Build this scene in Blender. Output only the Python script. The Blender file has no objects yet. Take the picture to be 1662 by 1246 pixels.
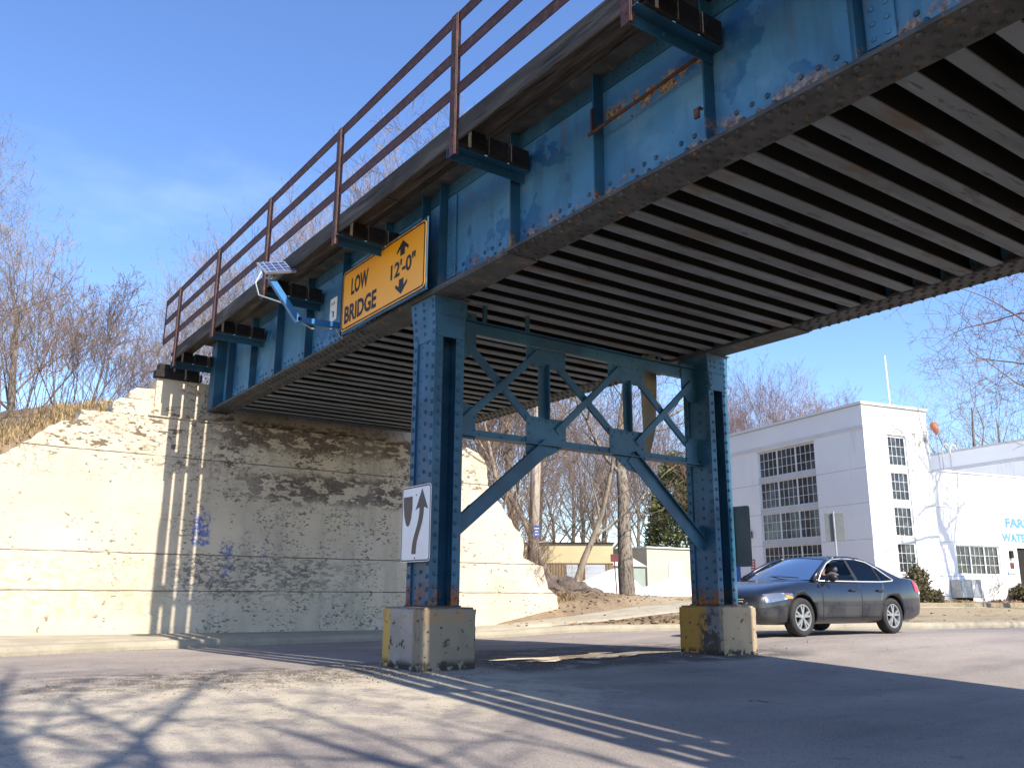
import bpy, bmesh, math, random
from mathutils import Vector, Matrix
R = math.radians
sc = bpy.context.scene
col = sc.collection

# ------------------------------------------------------------------ camera
cd = bpy.data.cameras.new('camera'); cam = bpy.data.objects.new('camera', cd); col.objects.link(cam)
cd.sensor_width = 36.0; cd.lens = 36.0*1408.6/1662.0; cd.clip_end = 3000; cd.clip_start = 0.05
PIT, ROL, YAW = 0.2366, 0.0058, 0.6178
F = Vector((math.sin(YAW)*math.cos(PIT), math.cos(YAW)*math.cos(PIT), math.sin(PIT)))
RT = Vector((math.cos(YAW), -math.sin(YAW), 0)); UP = RT.cross(F)
R2 = RT*math.cos(ROL)+UP*math.sin(ROL); U2 = UP*math.cos(ROL)-RT*math.sin(ROL)
M = Matrix((R2, U2, -F)).transposed().to_4x4(); M.translation = (-5.094, -8.74, 0.8)
cam.matrix_world = M
sc.camera = cam

# ------------------------------------------------------------------ world, sun, exposure
SUN_EL = 44.0
w = bpy.data.worlds.new("World"); sc.world = w; w.use_nodes = True
wn = w.node_tree; wn.nodes.clear()
wo = wn.nodes.new('ShaderNodeOutputWorld'); bg = wn.nodes.new('ShaderNodeBackground')
sky = wn.nodes.new('ShaderNodeTexSky'); sky.sky_type = 'NISHITA'; sky.sun_disc = False
sky.sun_elevation = R(SUN_EL); sky.sun_rotation = R(180); sky.air_density = 1.0; sky.dust_density = 0.3; sky.ozone_density = 3.5
tc = wn.nodes.new('ShaderNodeTexCoord'); mp = wn.nodes.new('ShaderNodeMapping'); mp.inputs['Scale'].default_value = (1.0, 1.0, 2.6)
mp.inputs['Location'].default_value = (0.35, 0.1, 0.2)
nz = wn.nodes.new('ShaderNodeTexNoise'); nz.inputs['Scale'].default_value = 2.1; nz.inputs['Detail'].default_value = 7; nz.inputs['Roughness'].default_value = .55
mr = wn.nodes.new('ShaderNodeMapRange'); mr.interpolation_type = 'SMOOTHSTEP'
mr.inputs[1].default_value = .56; mr.inputs[2].default_value = .85; mr.inputs[3].default_value = 0; mr.inputs[4].default_value = .16
mx = wn.nodes.new('ShaderNodeMix'); mx.data_type = 'RGBA'
hs = wn.nodes.new('ShaderNodeHueSaturation'); hs.inputs['Saturation'].default_value = 1.12; hs.inputs['Value'].default_value = 1.22; hs.inputs['Hue'].default_value = .509
wn.links.new(tc.outputs['Generated'], mp.inputs[0]); wn.links.new(mp.outputs[0], nz.inputs['Vector'])
wn.links.new(nz.outputs[0], mr.inputs[0]); wn.links.new(mr.outputs[0], mx.inputs[0])
wn.links.new(sky.outputs[0], hs.inputs['Color']); wn.links.new(hs.outputs[0], mx.inputs[6]); mx.inputs[7].default_value = (9.0, 9.6, 10.5, 1)
wn.links.new(mx.outputs[2], bg.inputs[0]); bg.inputs[1].default_value = 0.13
wn.links.new(bg.outputs[0], wo.inputs[0])
sl = bpy.data.lights.new('sun', 'SUN'); sl.energy = 4.8; sl.angle = R(.53); sl.color = (1, .93, .80)
so = bpy.data.objects.new('sun', sl); col.objects.link(so); so.rotation_euler = (R(90-SUN_EL), 0, 0)   # light travels towards +Y and down
sc.view_settings.view_transform = 'Standard'; sc.view_settings.look = 'None'
sc.view_settings.exposure = 0.86; sc.view_settings.gamma = 1.0
sc.render.engine = 'CYCLES'
sc.cycles.max_bounces = 6; sc.cycles.diffuse_bounces = 3; sc.cycles.glossy_bounces = 3; sc.cycles.transmission_bounces = 5
sc.cycles.caustics_reflective = False; sc.cycles.caustics_refractive = False

# ------------------------------------------------------------------ materials
class NT:
    def __init__(s, name):
        s.m = bpy.data.materials.new(name); s.m.use_nodes = True; s.t = s.m.node_tree; s.t.nodes.clear()
        s.o = s.n('OutputMaterial'); s.b = s.n('BsdfPrincipled'); s.l(s.b.outputs[0], s.o.inputs[0])
    def n(s, k): return s.t.nodes.new('ShaderNode'+k)
    def l(s, a, b): s.t.links.new(a, b)
    def put(s, sock, v):
        if isinstance(v, (int, float)): sock.default_value = v
        elif isinstance(v, tuple): sock.default_value = (*v, 1) if len(v) == 3 else v
        else: s.l(v, sock)
    def pos(s, coords='pos'):
        if coords == 'pos': return s.n('NewGeometry').outputs['Position']
        return s.n('TexCoord').outputs['Object']
    def map(s, v, sc_=(1, 1, 1), loc=(0, 0, 0)):
        m = s.n('Mapping'); s.l(v, m.inputs[0]); m.inputs['Scale'].default_value = sc_; m.inputs['Location'].default_value = loc; return m.outputs[0]
    def noise(s, v, scale, det=4, rough=.55, dist=0):
        k = s.n('TexNoise'); s.l(v, k.inputs['Vector']); k.inputs['Scale'].default_value = scale; k.inputs['Detail'].default_value = det
        k.inputs['Roughness'].default_value = rough; k.inputs['Distortion'].default_value = dist; return k.outputs[0]
    def voro(s, v, scale, feat='DISTANCE_TO_EDGE'):
        k = s.n('TexVoronoi'); k.feature = feat; s.l(v, k.inputs['Vector']); k.inputs['Scale'].default_value = scale; return k.outputs[0]
    def step(s, v, lo, hi, a=0., b=1.):
        k = s.n('MapRange'); k.interpolation_type = 'SMOOTHSTEP'; s.put(k.inputs[0], v)
        if lo > hi: lo, hi, a, b = hi, lo, b, a
        for i, q in enumerate((lo, hi, a, b)): k.inputs[i+1].default_value = q
        return k.outputs[0]
    def math(s, op, a, b=0.0):
        k = s.n('Math'); k.operation = op; s.put(k.inputs[0], a); s.put(k.inputs[1], b); return k.outputs[0]
    def mix(s, f, a, b, mode='MIX'):
        k = s.n('Mix'); k.data_type = 'RGBA'; k.blend_type = mode; s.put(k.inputs[0], f); s.put(k.inputs[6], a); s.put(k.inputs[7], b); return k.outputs[2]
    def xyz(s, v):
        k = s.n('SeparateXYZ'); s.l(v, k.inputs[0]); return k.outputs

def mat(name, base, var=.25, vscale=3.0, rough=.7, metal=0.0, layers=(), bump=.0, bscale=40., coords='pos', stretch=(1, 1, 1), spec=.5, coat=0, fine=0.0):
    """procedural surface: base colour with noise variation, then layers of wear"""
    k = NT(name); p = k.pos(coords); ps = k.map(p, stretch); X = k.xyz(p)
    n1 = k.noise(ps, vscale, 6, .6)
    dark = tuple(c*(1-var) for c in base); lite = tuple(min(1, c*(1+var)) for c in base)
    c = k.mix(k.step(n1, .3, .7), dark, lite)
    if fine:
        c = k.mix(k.step(k.noise(ps, 90, 3, .7), .3, .7, 0, fine), c, tuple(q*.35 for q in base))
    h = None; rg = rough
    for L in layers:
        v = k.map(p, L.get('stretch', (1, 1, 1)), L.get('loc', (0, 0, 0)))
        kind = L.get('kind', 'noise')
        if kind == 'noise': f = k.step(k.noise(v, L['scale'], L.get('det', 6), L.get('rough', .6), L.get('dist', 0)), L['lo'], L['hi'])
        elif kind == 'crack':
            j = k.n('VectorMath'); j.operation = 'ADD'; k.l(v, j.inputs[0])
            q = k.n('TexNoise'); q.inputs['Scale'].default_value = L['scale']*1.7; k.l(v, q.inputs['Vector'])
            q2 = k.n('VectorMath'); q2.operation = 'SCALE'; q2.inputs['Scale'].default_value = .6/L['scale']; k.l(q.outputs[1], q2.inputs[0]); k.l(q2.outputs[0], j.inputs[1])
            f = k.step(k.voro(j.outputs[0], L['scale']), L['hi'], L['lo'])
            if 'gate' in L: f = k.math('MULTIPLY', f, k.step(k.noise(p, L.get('gscale', 1.2), 3), L['gate'], L['gate']+.08))
        elif kind == 'line':      # horizontal joints at given heights, slightly wandering
            zz = k.math('ADD', X['XYZ'.index(L.get('axis', 'Z'))], k.math('MULTIPLY', k.math('SUBTRACT', k.noise(p, 2.5, 4), .5), L.get('wob', .03)))
            f = None
            for z0 in L['at']:
                g = k.step(k.math('ABSOLUTE', k.math('SUBTRACT', zz, z0)), L['w'], L['w']*.3)
                f = g if f is None else k.math('MAXIMUM', f, g)
            f = k.math('MULTIPLY', f, k.step(k.noise(p, 1.7, 4), .3, .5, .35, 1))
        elif kind == 'solid': f = 1.0
        if kind == 'noise' and 'gate' in L: f = k.math('MULTIPLY', f, k.step(k.noise(p, L.get('gscale', 1.0), 4), L['gate'], L['gate']+.10))
        for (ax, a, b, c2, d) in L.get('masks', ()):
            jn = k.math('ADD', X['XYZ'.index(ax)], k.math('MULTIPLY', k.math('SUBTRACT', k.noise(p, L.get('mscale', 5), 5), .5), L.get('mjit', .0)))
            g = k.math('MULTIPLY', k.step(jn, a, b), k.step(jn, d, c2)); f = k.math('MULTIPLY', f, g)
        if L.get('amt', 1) != 1: f = k.math('MULTIPLY', f, L.get('amt'))
        cc = L['color']
        if L.get('cvar'): cc = k.mix(k.step(k.noise(p, L.get('cscale', 25), 5), .35, .65), cc, L['cvar'])
        c = k.mix(f, c, cc)
        if 'r' in L: rg = k.mix(f, (rg,)*3 if isinstance(rg, (int, float)) else rg, (L['r'],)*3)
        if L.get('h'): h = k.math('ADD', h if h is not None else 0.0, k.math('MULTIPLY', f, L['h']))
    k.put(k.b.inputs['Base Color'], c); k.put(k.b.inputs['Roughness'], rg); k.b.inputs['Metallic'].default_value = metal
    k.b.inputs['Specular IOR Level'].default_value = spec; k.b.inputs['Coat Weight'].default_value = coat
    if bump or h is not None:
        b = k.n('Bump'); b.inputs['Strength'].default_value = bump if bump else .4; b.inputs['Distance'].default_value = .02
        hh = k.math('MULTIPLY', k.noise(ps, bscale, 6, .65), .6)
        if h is not None: hh = k.math('ADD', hh, h)
        k.l(hh, b.inputs['Height']); k.l(b.outputs[0], k.b.inputs['Normal'])
    return k.m

RUST = (.16, .055, .025); RUST2 = (.30, .13, .05)
MT = {}
MT['blue'] = mat('blue_paint', (.012, .066, .125), .2, 1.4, .5, 0, [
    dict(color=(.045, .165, .27), scale=.9, lo=.42, hi=.62, det=3, amt=.5),
    dict(color=(.010, .075, .15), scale=2.2, lo=.60, hi=.63, det=5, amt=.6, loc=(3, 1, 0)),
    dict(color=RUST, cvar=(.32, .17, .08), scale=11, lo=.71, hi=.74, h=-.6, r=.9),
    dict(color=RUST, cvar=(.38, .24, .14), scale=5, lo=.50, hi=.56, h=-.6, r=.9, masks=[('Z', 4.30, 4.36, 4.46, 4.74), ('Y', -30, -29, -1, 0.5)], stretch=(1, 1, 1.4)),
    dict(color=(.33, .15, .06), cvar=RUST, scale=7, lo=.48, hi=.54, r=.9, masks=[('Z', .5, .55, .72, .98)], stretch=(1, 1, .5))], bump=.12, bscale=60)
MT['web'] = mat('faded_blue_paint', (.060, .20, .355), .12, 1.4, .5, 0, [
    dict(color=(.012, .105, .26), scale=.8, lo=.56, hi=.57, det=6, amt=.8, loc=(3, 1, 0)),
    dict(color=(.15, .33, .48), scale=1.1, lo=.5, hi=.68, det=5, amt=.6, loc=(9, 4, 0)),
    dict(color=(.03, .08, .13), scale=5, lo=.50, hi=.75, stretch=(1, 1, .14), amt=.5), dict(color=(.20, .10, .05), scale=7, lo=.60, hi=.72, stretch=(1, 1, .08), amt=.5),
    dict(color=RUST, cvar=(.32, .17, .08), scale=13, lo=.665, hi=.70, h=-.6, r=.9),
    dict(color=RUST, cvar=(.42, .30, .20), scale=6, lo=.515, hi=.55, h=-.6, r=.9, masks=[('Z', 4.30, 4.36, 4.50, 4.72), ('Y', -30, -29, -1, 0.5)], mjit=.1),
    dict(color=RUST, cvar=(.48, .36, .16), scale=3.4, lo=.52, hi=.545, h=-.5, r=.9, masks=[('Z', 5.18, 5.25, 5.34, 5.48), ('Y', -4.5, -4.3, -3.1, -2.8)], mjit=.1)], bump=.10, bscale=60)
MT['flange'] = mat('grimy_steel', (.06, .066, .07), .35, 3.5, .75, 0, [
    dict(color=RUST, cvar=(.25, .14, .07), scale=7, lo=.60, hi=.66, amt=.8), dict(color=(.03, .033, .036), scale=2, lo=.52, hi=.72, amt=.8),
    dict(color=(.16, .175, .18), scale=4, lo=.60, hi=.72, amt=.5)], bump=.3, bscale=30)
MT['beam'] = mat('grey_steel_underside', (.165, .195, .225), .2, 2.2, .8, 0, [
    dict(color=(.06, .063, .067), scale=5, lo=.5, hi=.7, stretch=(.15, 1, 1), amt=.5), dict(color=(.13, .085, .05), scale=3, lo=.54, hi=.68, stretch=(.3, 1, 1), amt=.75), dict(color=(.30, .33, .35), scale=4, lo=.60, hi=.70, stretch=(.25, 1, 1), amt=.6), dict(color=(.03, .03, .03), scale=9, lo=.60, hi=.66, stretch=(.2, 1, 1), amt=.6)], bump=.2, bscale=30, stretch=(.2, 1, 1))
MT['shadeblack'] = mat('shade_black_deck', (.012, .013, .015), .3, 2, .9)  # near-black colour stands in for shade between and above the floor beams
MT['railrust'] = mat('rusty_rail_paint', (.075, .028, .022), .3, 6, .7, 0, [dict(color=(.16, .07, .045), scale=14, lo=.52, hi=.66, amt=.7), dict(color=(.03, .015, .015), scale=3, lo=.55, hi=.7, amt=.6)], bump=.25, bscale=60)
MT['timber'] = mat('weathered_timber', (.048, .040, .033), .45, 6, .9, 0, [
    dict(color=(.13, .112, .09), scale=9, lo=.50, hi=.68, stretch=(1, .09, 1), amt=.75), dict(color=(.015, .012, .01), scale=16, lo=.56, hi=.64, stretch=(1, .06, 1), h=-.5)], bump=.6, bscale=22, stretch=(1, .12, 1))
MT['darktimber'] = mat('creosoted_timber', (.013, .011, .010), .4, 6, .9, 0, [dict(color=(.05, .042, .036), scale=9, lo=.55, hi=.7, amt=.6)], bump=.5, bscale=25)
CREAM = (.575, .482, .362)
MT['abut'] = mat('peeling_cream_wall', CREAM, .09, 1.1, .85, 0, [
    dict(color=(.60, .53, .43), scale=.7, lo=.5, hi=.7, amt=.6),
    dict(color=(.50, .46, .30), scale=.8, lo=.48, hi=.7, amt=.55, masks=[('Z', -1, -.5, .9, 1.8)]),
    dict(color=(.52, .33, .21), cvar=(.60, .45, .32), scale=6, lo=.51, hi=.56, amt=.75, h=-.3, stretch=(1, 1, 1.5), masks=[('Z', .1, .5, 1.3, 1.6), ('X', -9, -8, -1.1, -.4)], mjit=.5, mscale=3),
    dict(color=(.15, .125, .10), cvar=(.30, .265, .225), scale=8, lo=.49, hi=.54, h=-.6, stretch=(1, 1, 2.2), masks=[('Z', .45, .95, 1.35, 1.5), ('X', -.9, -.3, 1.5, 4.5)], mjit=.35, mscale=2.5),
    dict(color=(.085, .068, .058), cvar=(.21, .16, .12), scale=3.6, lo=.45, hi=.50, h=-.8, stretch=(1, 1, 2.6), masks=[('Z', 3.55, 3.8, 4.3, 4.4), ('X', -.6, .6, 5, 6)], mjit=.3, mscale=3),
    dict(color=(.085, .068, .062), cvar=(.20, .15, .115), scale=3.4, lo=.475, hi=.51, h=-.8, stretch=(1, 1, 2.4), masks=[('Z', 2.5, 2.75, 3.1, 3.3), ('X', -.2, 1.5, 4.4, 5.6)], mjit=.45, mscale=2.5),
    dict(color=(.14, .12, .10), gate=.46, gscale=1.6, scale=14, lo=.56, hi=.60, h=-.5, stretch=(1, 1, 1.6), masks=[('X', -1.2, .0, 5, 6)]),
    dict(color=(.17, .13, .085), gate=.47, gscale=.9, scale=9, lo=.61, hi=.635, h=-.7, stretch=(1, 1, 1.8), amt=.9),
    dict(color=(.15, .115, .075), gate=.42, gscale=1.1, scale=5, lo=.56, hi=.59, h=-.8, stretch=(1, 1, 2.6), masks=[('Z', 3.0, 3.3, 4.3, 4.6)]),
    dict(color=(.33, .29, .23), scale=2.5, lo=.45, hi=.75, stretch=(1, 1, .16), amt=.6, masks=[('X', -1.0, .0, 5, 6)]),
    dict(kind='crack', color=(.13, .10, .075), scale=5.5, lo=.006, hi=.026, gate=.45, h=-.4, masks=[('Z', 2.6, 3.0, 5, 6)], amt=.8),
    dict(kind='crack', color=(.22, .18, .14), scale=2.2, lo=.004, hi=.012, gate=.53, gscale=.8, amt=.6),
    dict(kind='line', color=(.14, .11, .09), at=(3.335, 1.49, .81), w=.016, wob=.03, h=-1.0),
    dict(kind='line', color=(.45, .38, .28), at=(2.42, .42), w=.012, wob=.03, amt=.5),
    dict(color=(.02, .08, .36), scale=15, lo=.46, hi=.53, amt=.75, masks=[('Z', 1.62, 1.7, 2.15, 2.4), ('X', -.30, -.22, .02, .10)], mjit=.06),
    dict(color=(.02, .08, .34), scale=15, lo=.49, hi=.56, amt=.7, masks=[('Z', 1.05, 1.1, 1.75, 1.82), ('X', .28, .34, .50, .56)], mjit=.06),
    dict(color=(.04, .07, .30), scale=18, lo=.55, hi=.60, amt=.7, masks=[('Z', 1.4, 1.45, 1.95, 2.0), ('X', 1.08, 1.12, 1.24, 1.3)], mjit=.06)], bump=.5, bscale=14)
MT['road'] = mat('worn_asphalt', (.30, .256, .228), .14, .7, .9, 0, [
    dict(color=(.365, .31, .265), scale=.6, lo=.45, hi=.65, stretch=(.25, 1, 1), amt=.6),
    dict(color=(.155, .138, .132), scale=.9, lo=.52, hi=.70, stretch=(.3, 1, 1), amt=.7, loc=(5, 2, 0)),
    dict(color=(.47, .405, .305), scale=2.5, lo=.38, hi=.56, amt=.85, masks=[('Y', -3.6, -2.2, -.5, .4), ('X', -12, -9, .2, 1.2)], mjit=1.5, mscale=.8),
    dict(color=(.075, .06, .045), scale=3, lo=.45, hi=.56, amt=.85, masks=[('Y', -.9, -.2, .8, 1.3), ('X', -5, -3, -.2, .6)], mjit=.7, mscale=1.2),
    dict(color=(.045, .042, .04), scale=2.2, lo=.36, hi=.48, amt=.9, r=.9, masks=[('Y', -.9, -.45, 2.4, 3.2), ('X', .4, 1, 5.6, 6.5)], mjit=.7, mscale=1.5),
    dict(color=(.03, .03, .032), scale=2.6, lo=.715, hi=.73, amt=.75),
    dict(kind='crack', color=(.10, .095, .095), scale=.5, lo=.001, hi=.004, gate=.55, gscale=.3, h=-.3, amt=.6),
    dict(color=(.42, .37, .33), scale=120, lo=.55, hi=.62, amt=.75), dict(color=(.07, .062, .06), scale=95, lo=.56, hi=.63, amt=.75), dict(color=(.12, .105, .10), scale=26, lo=.58, hi=.68, amt=.5), dict(color=(.09, .082, .085), scale=5, lo=.62, hi=.70, amt=.35)], bump=.45, bscale=55, fine=.45, spec=.3)
MT['conc'] = mat('kerb_concrete', (.36, .315, .235), .15, 1.5, .9, 0, [dict(color=(.22, .19, .14), scale=4, lo=.55, hi=.72, amt=.6), dict(color=(.30, .27, .21), scale=14, lo=.55, hi=.65, amt=.6)], bump=.4, bscale=45, fine=.25)
MT['earth'] = mat('leaf_litter_ground', (.205, .152, .102), .3, 1.3, 1.0, 0, [
    dict(color=(.33, .27, .185), scale=.8, lo=.30, hi=.45, masks=[('X', 10.5, 12.5, 390, 399), ('Y', -60, -59, 8.6, 9.6)], mjit=1.2, mscale=.6),
    dict(color=(.24, .18, .115), scale=22, lo=.5, hi=.62, amt=.8), dict(color=(.09, .062, .04), scale=30, lo=.55, hi=.65, amt=.8), dict(color=(.20, .155, .095), scale=.35, lo=.5, hi=.62, amt=.5)], bump=1.0, bscale=35, spec=.1)
MT['sand'] = mat('dry_verge', (.36, .30, .20), .15, 1.0, 1.0, 0, [dict(color=(.24, .19, .12), scale=6, lo=.5, hi=.68, amt=.5)], bump=.4, bscale=50, spec=.1)
MT['blockL'] = mat('painted_block', (.33, .295, .25), .12, 2.5, .85, 0, [
    dict(color=(.25, .205, .145), kind='solid', masks=[('Y', -.5, -.24, -.20, -.19)]),
    dict(color=(.20, .17, .125), kind='noise', scale=3, lo=.45, hi=.6, masks=[('X', -.27, -.24, 3, 4)], amt=.7),
    dict(color=(.52, .34, .09), kind='solid', masks=[('Y', .30, .34, 2, 3), ('X', -.5, -.4, -.25, -.22)], mjit=.05, mscale=9),
    dict(color=(.06, .05, .04), scale=11, lo=.60, hi=.63, h=-.8), dict(color=(.36, .19, .07), scale=4, lo=.42, hi=.6, amt=.5, masks=[('Z', .40, .56, 1, 2)]),
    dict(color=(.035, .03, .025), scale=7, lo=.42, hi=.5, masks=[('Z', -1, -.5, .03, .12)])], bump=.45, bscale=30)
MT['blockR'] = mat('ochre_painted_block', (.38, .285, .18), .1, 2.5, .85, 0, [
    dict(color=(.44, .235, .045), kind='solid', masks=[('X', 3, 4, 4.51, 4.53), ('Y', -.06, .02, 2, 3)], mjit=.10, mscale=6),
    dict(color=(.20, .19, .18), kind='solid', masks=[('X', 3, 4, 4.51, 4.53), ('Y', -1, -.9, -.06, .02)], mjit=.08, mscale=6),
    dict(color=(.075, .06, .05), scale=5, lo=.44, hi=.50, masks=[('X', 3, 4, 4.51, 4.53), ('Y', -.30, -.2, .05, .16), ('Z', -.1, .05, .45, .62)]),
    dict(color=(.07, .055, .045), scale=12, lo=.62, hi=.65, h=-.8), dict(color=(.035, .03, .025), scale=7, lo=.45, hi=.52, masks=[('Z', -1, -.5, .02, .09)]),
    dict(kind='crack', color=(.09, .07, .05), scale=3, lo=.004, hi=.014, gate=.55, gscale=3)], bump=.4, bscale=30)
MT['white'] = mat('white_render', (.86, .85, .83), .03, .6, .8, 0, [dict(color=(.62, .60, .56), scale=1.2, lo=.62, hi=.78, stretch=(1, 1, .35), amt=.4),
    dict(color=(.47, .45, .41), scale=3, lo=.52, hi=.75, stretch=(1, 1, .12), amt=.5, masks=[('Z', 4.2, 5.6, 6.55, 6.65)]),
    dict(color=(.50, .46, .38), scale=2.5, lo=.48, hi=.7, amt=.5, masks=[('Z', .2, .3, .9, 1.4)]),
    dict(color=(.26, .24, .20), scale=7, lo=.52, hi=.56, amt=.85, masks=[('X', 25.0, 25.3, 25.95, 26.05), ('Z', 5.6, 5.9, 6.6, 6.7)], mjit=.3, stretch=(1, 1, .5)),
    dict(kind='line', color=(.33, .32, .32), at=(5.22, 3.98, 2.72, 1.5, .80), w=.012, wob=.0),], bump=.08, bscale=40)
MT['whiteplain'] = mat('white_paint', (.78, .78, .76), .04, 2, .6)
MT['greyframe'] = mat('grey_window_band', (.56, .555, .54), .06, 2, .7)
MT['yellow'] = mat('amber_sign_face', (1.0, .405, .010), .05, .8, .42, 0, [dict(color=(.92, .34, .01), scale=2, lo=.5, hi=.7, amt=.5)], bump=.03, bscale=5)
MT['black'] = mat('black_lettering', (.014, .013, .015), .1, 4, .6)
MT['ksign'] = mat('white_sign_face', (.74, .75, .76), .04, 2, .45, 0, [dict(color=(.5, .48, .45), scale=5, lo=.60, hi=.75, amt=.5)])
MT['signgrey'] = mat('dark_grey_symbol', (.05, .045, .05), .1, 4, .5)
MT['galv'] = mat('galvanised_metal', (.40, .41, .42), .15, 7, .5, .55)
MT['greyback'] = mat('grey_sign_back', (.17, .185, .185), .12, 3, .6, .2)
MT['bark'] = mat('grey_bark', (.22, .185, .15), .3, 4, .95, 0, [dict(color=(.085, .068, .055), scale=16, lo=.5, hi=.62, stretch=(1, 1, .22), h=-.6)], bump=.8, bscale=20, coords='obj', stretch=(1, 1, .3), spec=.1)
MT['barktan'] = mat('tan_bark', (.29, .235, .175), .25, 4, .95, 0, [dict(color=(.13, .10, .075), scale=14, lo=.52, hi=.64, stretch=(1, 1, .25), amt=.8)], coords='obj', stretch=(1, 1, .3), spec=.1)
MT['twig'] = mat('brown_twigs', (.165, .118, .095), .2, 1, .95, coords='obj', spec=.1)
MT['twigred'] = mat('red_brown_twigs', (.22, .135, .108), .2, 1, .95, coords='obj', spec=.1)
MT['twiggrey'] = mat('grey_twigs', (.235, .19, .17), .2, 1, .95, coords='obj', spec=.1)
MT['straw'] = mat('dry_grass', (.31, .225, .12), .3, 5, 1.0, coords='obj', spec=.1)
MT['needle'] = mat('evergreen_needles', (.14, .155, .06), .55, 1.8, .9, coords='obj', spec=.2)
MT['bush'] = mat('brown_green_bush', (.10, .085, .045), .45, 3, .9, coords='obj', spec=.2)
MT['snow'] = mat('old_snow', (.74, .75, .78), .03, 1, .8, 0, [dict(color=(.42, .35, .26), scale=1.6, lo=.62, hi=.70, amt=.7, masks=[('Z', -3, -2, .95, 1.15)])], bump=.6, bscale=7)
MT['rock'] = mat('dark_rock', (.12, .095, .08), .4, 3, .95, bump=.8, bscale=9)
MT['tan'] = mat('cream_block_wall', (.56, .46, .27), .06, 1, .85, 0, [dict(kind='line', color=(.42, .34, .20), at=(2.5, 2.7, 2.9, 3.1, 3.3), w=.012, wob=0, amt=.5)])
MT['tanbrown'] = mat('brown_ribbed_wall', (.24, .17, .10), .1, 1, .85)
MT['shed'] = mat('pale_shed_panel', (.50, .48, .36), .05, 1, .8)
MT['doorgrey'] = mat('white_roller_door', (.42, .45, .49), .04, 1, .6)
MT['bluedoor'] = mat('bright_blue_paint', (.02, .10, .42), .1, 3, .5)
MT['red'] = mat('red_notice', (.55, .07, .05), .1, 8, .6)
MT['maroon'] = mat('maroon_paint', (.13, .035, .035), .2, 5, .7)
MT['pole'] = mat('weathered_pole', (.42, .37, .30), .22, 3, .95, 0, [dict(color=(.20, .11, .08), scale=14, lo=.52, hi=.64, stretch=(1, 1, .06))], bump=.5, bscale=20, stretch=(1, 1, .1))
MT['letter'] = mat('blue_letter', (.13, .31, .42), .1, 5, .5)
MT['orange'] = mat('orange_fabric', (.68, .27, .15), .15, 5, .8)
MT['carpaint'] = mat('dark_blue_car_paint', (.012, .016, .027), .1, 2, .25, .35, [dict(color=(.065, .062, .06), scale=2.5, lo=.35, hi=.6, amt=.75, r=.6, masks=[('Z', -.2, -.1, .45, .85)])], coords='obj', coat=.6)
MT['tyre'] = mat('tyre_rubber', (.022, .021, .021), .25, 8, .85, coords='obj')
MT['alloy'] = mat('alloy_wheel', (.36, .36, .37), .08, 8, .4, .6, coords='obj')
MT['plastic'] = mat('black_plastic', (.012, .012, .013), .1, 8, .5, coords='obj')
MT['chrome'] = mat('chrome_trim', (.85, .86, .88), .02, 8, .35, .6, coords='obj')
MT['amberlens'] = mat('amber_lens', (.75, .25, .05), .05, 8, .15, coords='obj')
MT['redlens'] = mat('red_lens', (.40, .02, .03), .05, 8, .15, coords='obj')
MT['seat'] = mat('grey_seat_cloth', (.11, .11, .115), .1, 8, .9, coords='obj')
MT['skin'] = mat('skin', (.36, .20, .14), .06, 8, .6, coords='obj')
MT['hair'] = mat('dark_hair', (.02, .014, .01), .2, 20, .7, coords='obj')
MT['cloth'] = mat('dark_jacket', (.035, .035, .045), .2, 8, .9, coords='obj')

def glassmat(name, tint, rough=.02, trans=1.0):
    k = NT(name); b = k.b; b.inputs['Base Color'].default_value = (*tint, 1); b.inputs['Roughness'].default_value = rough
    g = k.n('BsdfGlossy'); g.inputs['Roughness'].default_value = rough; t = k.n('BsdfTransparent'); t.inputs[0].default_value = (*tint, 1)
    fr = k.n('Fresnel'); fr.inputs[0].default_value = 1.38; m = k.n('MixShader'); k.l(fr.outputs[0], m.inputs[0]); k.l(t.outputs[0], m.inputs[1]); k.l(g.outputs[0], m.inputs[2]); k.l(m.outputs[0], k.o.inputs[0])
    return k.m
MT['carglass'] = glassmat('tinted_car_glass', (.74, .82, .78))
def darkglass():
    k = NT('dark_window_glass'); p = k.pos(); n = k.noise(p, 2.2, 6, .7)
    k.l(k.mix(k.step(n, .4, .7), (.022, .024, .028), (.085, .085, .085)), k.b.inputs['Base Color']); k.b.inputs['Roughness'].default_value = .08; k.b.inputs['Specular IOR Level'].default_value = .6
    return k.m
MT['winglass'] = darkglass()
def headlampmat():
    k = NT('clear_headlamp_lens'); k.b.inputs['Base Color'].default_value = (.75, .77, .8, 1); k.b.inputs['Roughness'].default_value = .08; k.b.inputs['Metallic'].default_value = .7
    v = k.voro(k.map(k.pos('obj'), (1, 1, 1)), 9, 'F1'); k.l(k.mix(k.step(v, .2, .5), (.85, .87, .9), (.25, .26, .28)), k.b.inputs['Base Color']); return k.m
MT['headlamp'] = headlampmat()
def solarmat():
    k = NT('solar_cells'); p = k.pos('obj'); X = k.xyz(p)
    br = k.n('TexBrick'); k.l(p, br.inputs['Vector']); br.offset = 0; br.inputs['Scale'].default_value = 1; br.inputs['Brick Width'].default_value = .1; br.inputs['Row Height'].default_value = .1
    br.inputs['Mortar Size'].default_value = .004; br.inputs['Color1'].default_value = (.03, .05, .13, 1); br.inputs['Color2'].default_value = (.04, .06, .15, 1); br.inputs['Mortar'].default_value = (.35, .38, .42, 1)
    k.l(br.outputs[0], k.b.inputs['Base Color']); k.b.inputs['Roughness'].default_value = .15; return k.m
MT['solar'] = solarmat()
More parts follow.
